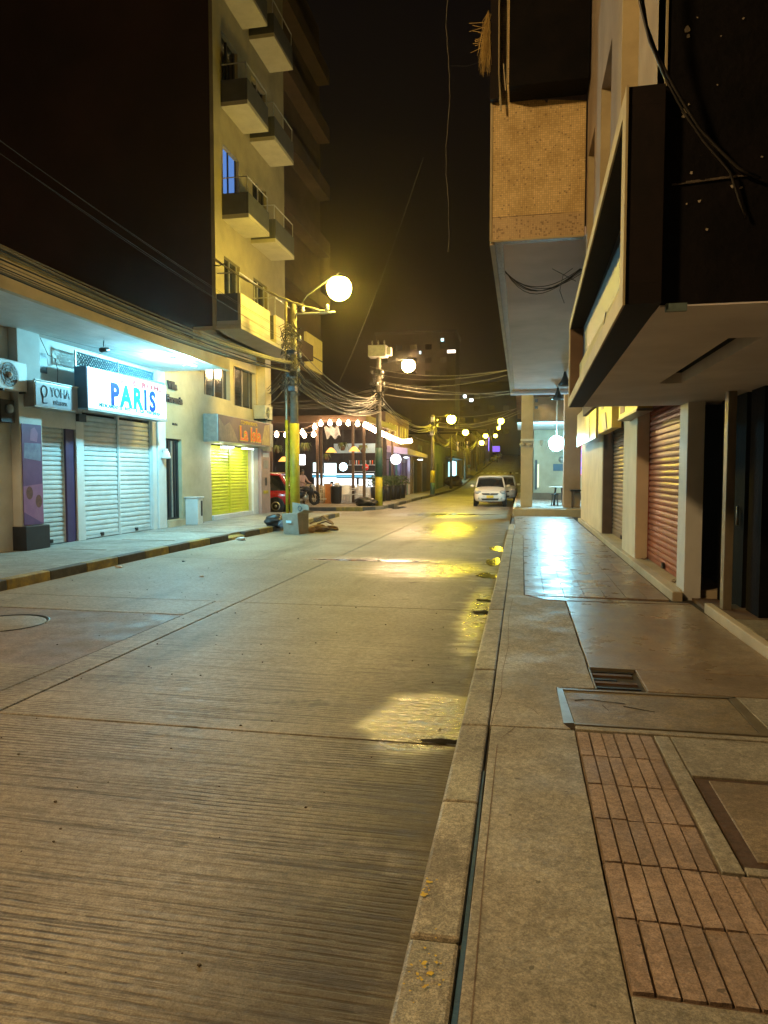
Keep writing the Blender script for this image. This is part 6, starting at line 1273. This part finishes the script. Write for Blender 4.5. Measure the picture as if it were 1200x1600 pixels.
person('person in loose pink shirt and dark trousers leaning over the motorcycle behind the yellow pole', (-9.98, 30.75, .15), R(60), PINK, DKT, HAIR, 'reach', 1.70)
person('person in dark clothes walking up the far street just left of the arcade pillar', (-.95, 62, .1), R(180), DKT, DKT, HAIR, 'stand', 1.72)
person('small figure in light blue standing far up the left sidewalk', (-7.2, 97, gz(97) + .15), R(10), M('blue_shirt', (.25, .42, .6), (.2, .35, .5), .8, 9, 0), WHITEP, HAIR, 'stand', 1.65)
mo = thing('motorcycle', 'dark motorcycle parked at the corner behind the yellow pole', 'motorcycle', (-9.75, 30.45, .15))
MB2 = lambda b, nm, m: b.build(nm, m, mo, local=True)
for y in (-.62, .62):
    wv = MB(); wv.tube([(0, y + .27 * cos(k * pi / 9), .31 + .27 * sin(k * pi / 9)) for k in range(19)], .075, 8, cap=False); wo = MB2(wv, 'wheel', RUBBER)
    rb = MB(); rb.tube([(0, y + .22 * cos(k * pi / 9), .31 + .22 * sin(k * pi / 9)) for k in range(19)], .012, 5, cap=False)
    for k in range(5): rb.tube([(0, y, .31), (0, y + .22 * cos(k * 1.256), .31 + .22 * sin(k * 1.256))], .012, 4)
    ro = rb.build('rim', GALV, None, local=True); ro.parent = wo
MB2(MB().ball((0, -.12, .78), .2, 12, 8, (.75, 1.35, .7)), 'fuel_tank', BLACKP); MB2(MB().ball((0, .30, .58), .2, 12, 8, (.9, 1.9, 1.0)), 'side_panel', BLACKP); MB2(MB().ball((0, -.38, .66), .18, 12, 8, (1.0, .9, 1.3)), 'fairing', DARKM); MB2(MB().ball((0, .38, .80), .2, 12, 8, (.75, 1.9, .35)), 'seat', DARKM); MB2(MB().ball((0, .0, .42), .2, 10, 7, (.8, 1.2, .9)), 'engine', GALV)
MB2(MB().tube([(0, -.62, .31), (0, -.42, .95)], .035, 6).tube([(0, -.42, .88), (0, .6, .72), (0, .62, .35)], .028, 6), 'frame', DARKM); MB2(MB().tube([(-.34, -.36, 1.06), (-.1, -.42, 1.0), (.1, -.42, 1.0), (.34, -.36, 1.06)], .018, 6), 'handlebar', BLACKP)
MB2(MB().ball((0, -.52, .88), .1, 10, 7), 'headlight', GALV); MB2(MB().tube([(.13, .1, .3), (.16, .75, .38)], .045, 8), 'exhaust', GALV); MB2(MB().ball((0, .74, .66), .07, 8, 6, (1.3, .5, .8)), 'tail_light', M('tail_light_red', (.35, .01, .01))); MB2(MB().ball((0, -.62, .6), .12, 8, 6, (.5, 1.6, .3)), 'mudguard', BLACKP)
mo.rotation_euler = (R(-6), 0, R(150))

# ------------------------------------------------------------------ rubbish at the left kerb
cbx = thing('cardboard_box', 'grey cardboard box with a ring print and a pale blue label dumped at the kerb', 'box', (-6.15, 18.5, 0))
b = MB(); b.hexa([(-6.42, 18.25, 0), (-5.85, 18.05, 0), (-5.70, 18.6, 0), (-6.3, 18.8, 0)], [(-6.46, 18.2, .56), (-5.87, 18.0, .58), (-5.70, 18.62, .56), (-6.33, 18.85, .54)]); b.build('carton', CARD, cbx, .006)
MB().hexa([(-6.33, 18.86, .541), (-5.70, 18.63, .561), (-5.69, 18.65, .561), (-6.32, 18.88, .541)], [(-6.36, 18.92, .84), (-5.72, 18.7, .77), (-5.71, 18.72, .77), (-6.35, 18.94, .84)]).build('flap', CARD, cbx); MB().hexa([(-5.86, 18.0, .581), (-5.85, 18.0, .581), (-5.69, 18.6, .561), (-5.70, 18.62, .561)], [(-5.62, 17.95, .68), (-5.61, 17.95, .68), (-5.45, 18.5, .60), (-5.46, 18.52, .60)]).build('flap', CARD, cbx)
MB().hexa([(-6.30, 18.138, .30), (-6.10, 18.068, .30), (-6.10, 18.078, .30), (-6.30, 18.148, .30)], [(-6.30, 18.125, .37), (-6.10, 18.055, .37), (-6.10, 18.065, .37), (-6.30, 18.135, .37)]).build('label', M('pale_blue_label', (.5, .75, .85), (.45, .7, .8), .4, 5, 0, emit=(.3, .6, .7), es=.15), cbx)
rb_ = MB().tube([(-6.03 + .065 * cos(k * pi / 8), 18.82 - (-6.03 + .065 * cos(k * pi / 8) + 6.36) * .34, .68 + .065 * sin(k * pi / 8)) for k in range(17)], .014, 4, cap=False); rb_.build('ring_print', INK, cbx)
def bag(label, x, y, z, r_, m, seed, sc=(1.2, .9, .75)):
    random.seed(seed); o = MB().ball((x, y, z + r_ * sc[2] * .9), r_, 16, 11, sc, .30).build('rubbish_bag', m); 
    s_ = o.modifiers.new('sub', 'SUBSURF'); s_.levels = 1; s_.render_levels = 1; me = o.data; me.transform(Matrix.Translation((-x, -y, -z))); o.location = (x, y, z); return tag(o, label, 'rubbish bag')
cbx.location = (-6.18, 18.3, 0); cbx.scale = (.86, .86, 1.0)
for c_ in cbx.children: c_.location = c_.location
bag('black plastic rubbish bag leaning left of the cardboard box on the kerb', -6.95, 18.9, .10, .27, BLACKP, 1); bag('small grey blue plastic bag squeezed between the black bag and the box', -6.62, 18.75, .1, .17, M('grey_bag', (.12, .14, .17), (.08, .09, .11), .35, 9, .1), 2)
bag('brown sack slumped on the road right of the cardboard box', -5.66, 18.95, -.02, .20, BROWNC, 3, (1.3, .9, .6)); bag('dark brown sack lying farther right of the cardboard box', -5.42, 19.4, -.02, .15, BROWNC, 4, (1.6, .9, .55)); bag('tan crumpled paper lump in front of the brown sack', -5.72, 18.45, 0, .10, M('tan_paper', (.42, .28, .15), (.3, .19, .1), .8, 9, .2), 5, (1, .8, 1))
for (pts_, lab, m) in (([(-6.0, 19.2, .2), (-5.65, 19.3, .42), (-5.4, 19.4, .22)], 'broken brown board leaning on the sacks', BROWNC), ([(-5.75, 19.1, .20), (-5.5, 19.15, .28), (-5.32, 19.2, .20)], 'short dark plank lying across the sacks', WOOD)):
    b = MB()
    for i in range(2):
        (ax, ay, az), (bx, by, bz) = pts_[i], pts_[i + 1]; b.hexa([(ax, ay - .07, az - .02), (bx, by - .07, bz - .02), (bx, by + .1, bz - .02), (ax, ay + .1, az - .02)], [(ax, ay - .07, az + .015), (bx, by - .07, bz + .015), (bx, by + .1, bz + .015), (ax, ay + .1, az + .015)])
    tag(b.build('broken_board', m), lab, 'board')
bag('dark bundle of rubbish lying at the foot of the corner pole', -7.1, 31.3, .13, .42, BLACKP, 6, (1.35, .8, .55)); bag('heap of dark rubbish on the far left sidewalk in front of the cyan doorway', -6.9, 72, gz(72) + .1, .75, DARKIN, 7, (1.3, 1, .8)); bag('second dark rubbish heap farther up by the kerb', -6.6, 88, gz(88) + .1, .5, DARKIN, 8, (1.4, 1, .5))
random.seed(5)
for (x, y, lab, s) in ((-6.78, 16.0, 'crumpled white litter in the gap of the left kerb', .10), (-6.9, 10.9, 'small white scrap of paper at the left kerb', .05), (-5.0, 10.2, 'tiny pale scrap lying in the left lane', .03), (-6.2, 11.9, 'tiny dark scrap in the left lane', .025)):
    o = MB().ball((0, 0, s * .4), s, 8, 6, (1.4, .7, .45), .3).build('litter', WHITEP if 'dark' not in lab else BLACKP); o.location = (x, y, 0); tag(o, lab, 'litter')
random.seed(9)
for i, (x, y, lab) in enumerate(((2.02, 9.45, 'dead leaves heaped in the corner of the red shutter'), (2.03, 11.85, 'few dead leaves at the far foot of the red shutter'), (2.05, 14.0, 'dead leaves at the foot of the brown shutter'))):
    b = MB()
    for k in range(16):
        a = random.uniform(0, 6.3); cx_, cy2, zz = x + random.uniform(-.09, .04), y + random.uniform(-.16, .16), .243 + random.uniform(0, .035); u = Vector((cos(a), sin(a), random.uniform(-.3, .3))) * .035; v_ = Vector((-sin(a), cos(a), random.uniform(-.4, .4))) * .015
        c = Vector((cx_, cy2, zz)); b.add([c - u, c + v_, c + u, c - v_], [(0, 1, 2, 3)])
    tag(b.build('dead_leaves', BROWNC), lab, 'leaves', None, 'stuff')
# small stones and grit on the road
b = MB(); rn = random.Random(12)
for i in range(260):
    x, y = rn.uniform(-7, -.4), 1.6 + 14 * rn.random() ** 1.8; s = rn.uniform(.003, .008)
    b.ball((x, y, s * .5), s, 5, 4, (1.3, 1, .7), .2)
tag(b.build('grit', M('grit', (.12, .09, .06), (.05, .04, .03), .9, 30, 0)), kind='stuff')
HAZE = True
if HAZE:
    o = MB().box(-405, 405, -65, 705, -1.3, 60).build('haze', M('tmp_haze', (1, 1, 1))); m = bpy.data.materials.new('haze'); m.use_nodes = True; n = m.node_tree.nodes; n.clear(); oo = n.new('ShaderNodeOutputMaterial'); v = n.new('ShaderNodeVolumePrincipled')
    v.inputs['Color'].default_value = (1, .84, .70, 1); v.inputs['Density'].default_value = 0.0006; v.inputs['Anisotropy'].default_value = 0.88; m.node_tree.links.new(v.outputs[0], oo.inputs['Volume']); o.data.materials.clear(); o.data.materials.append(m); tag(o, kind='stuff')
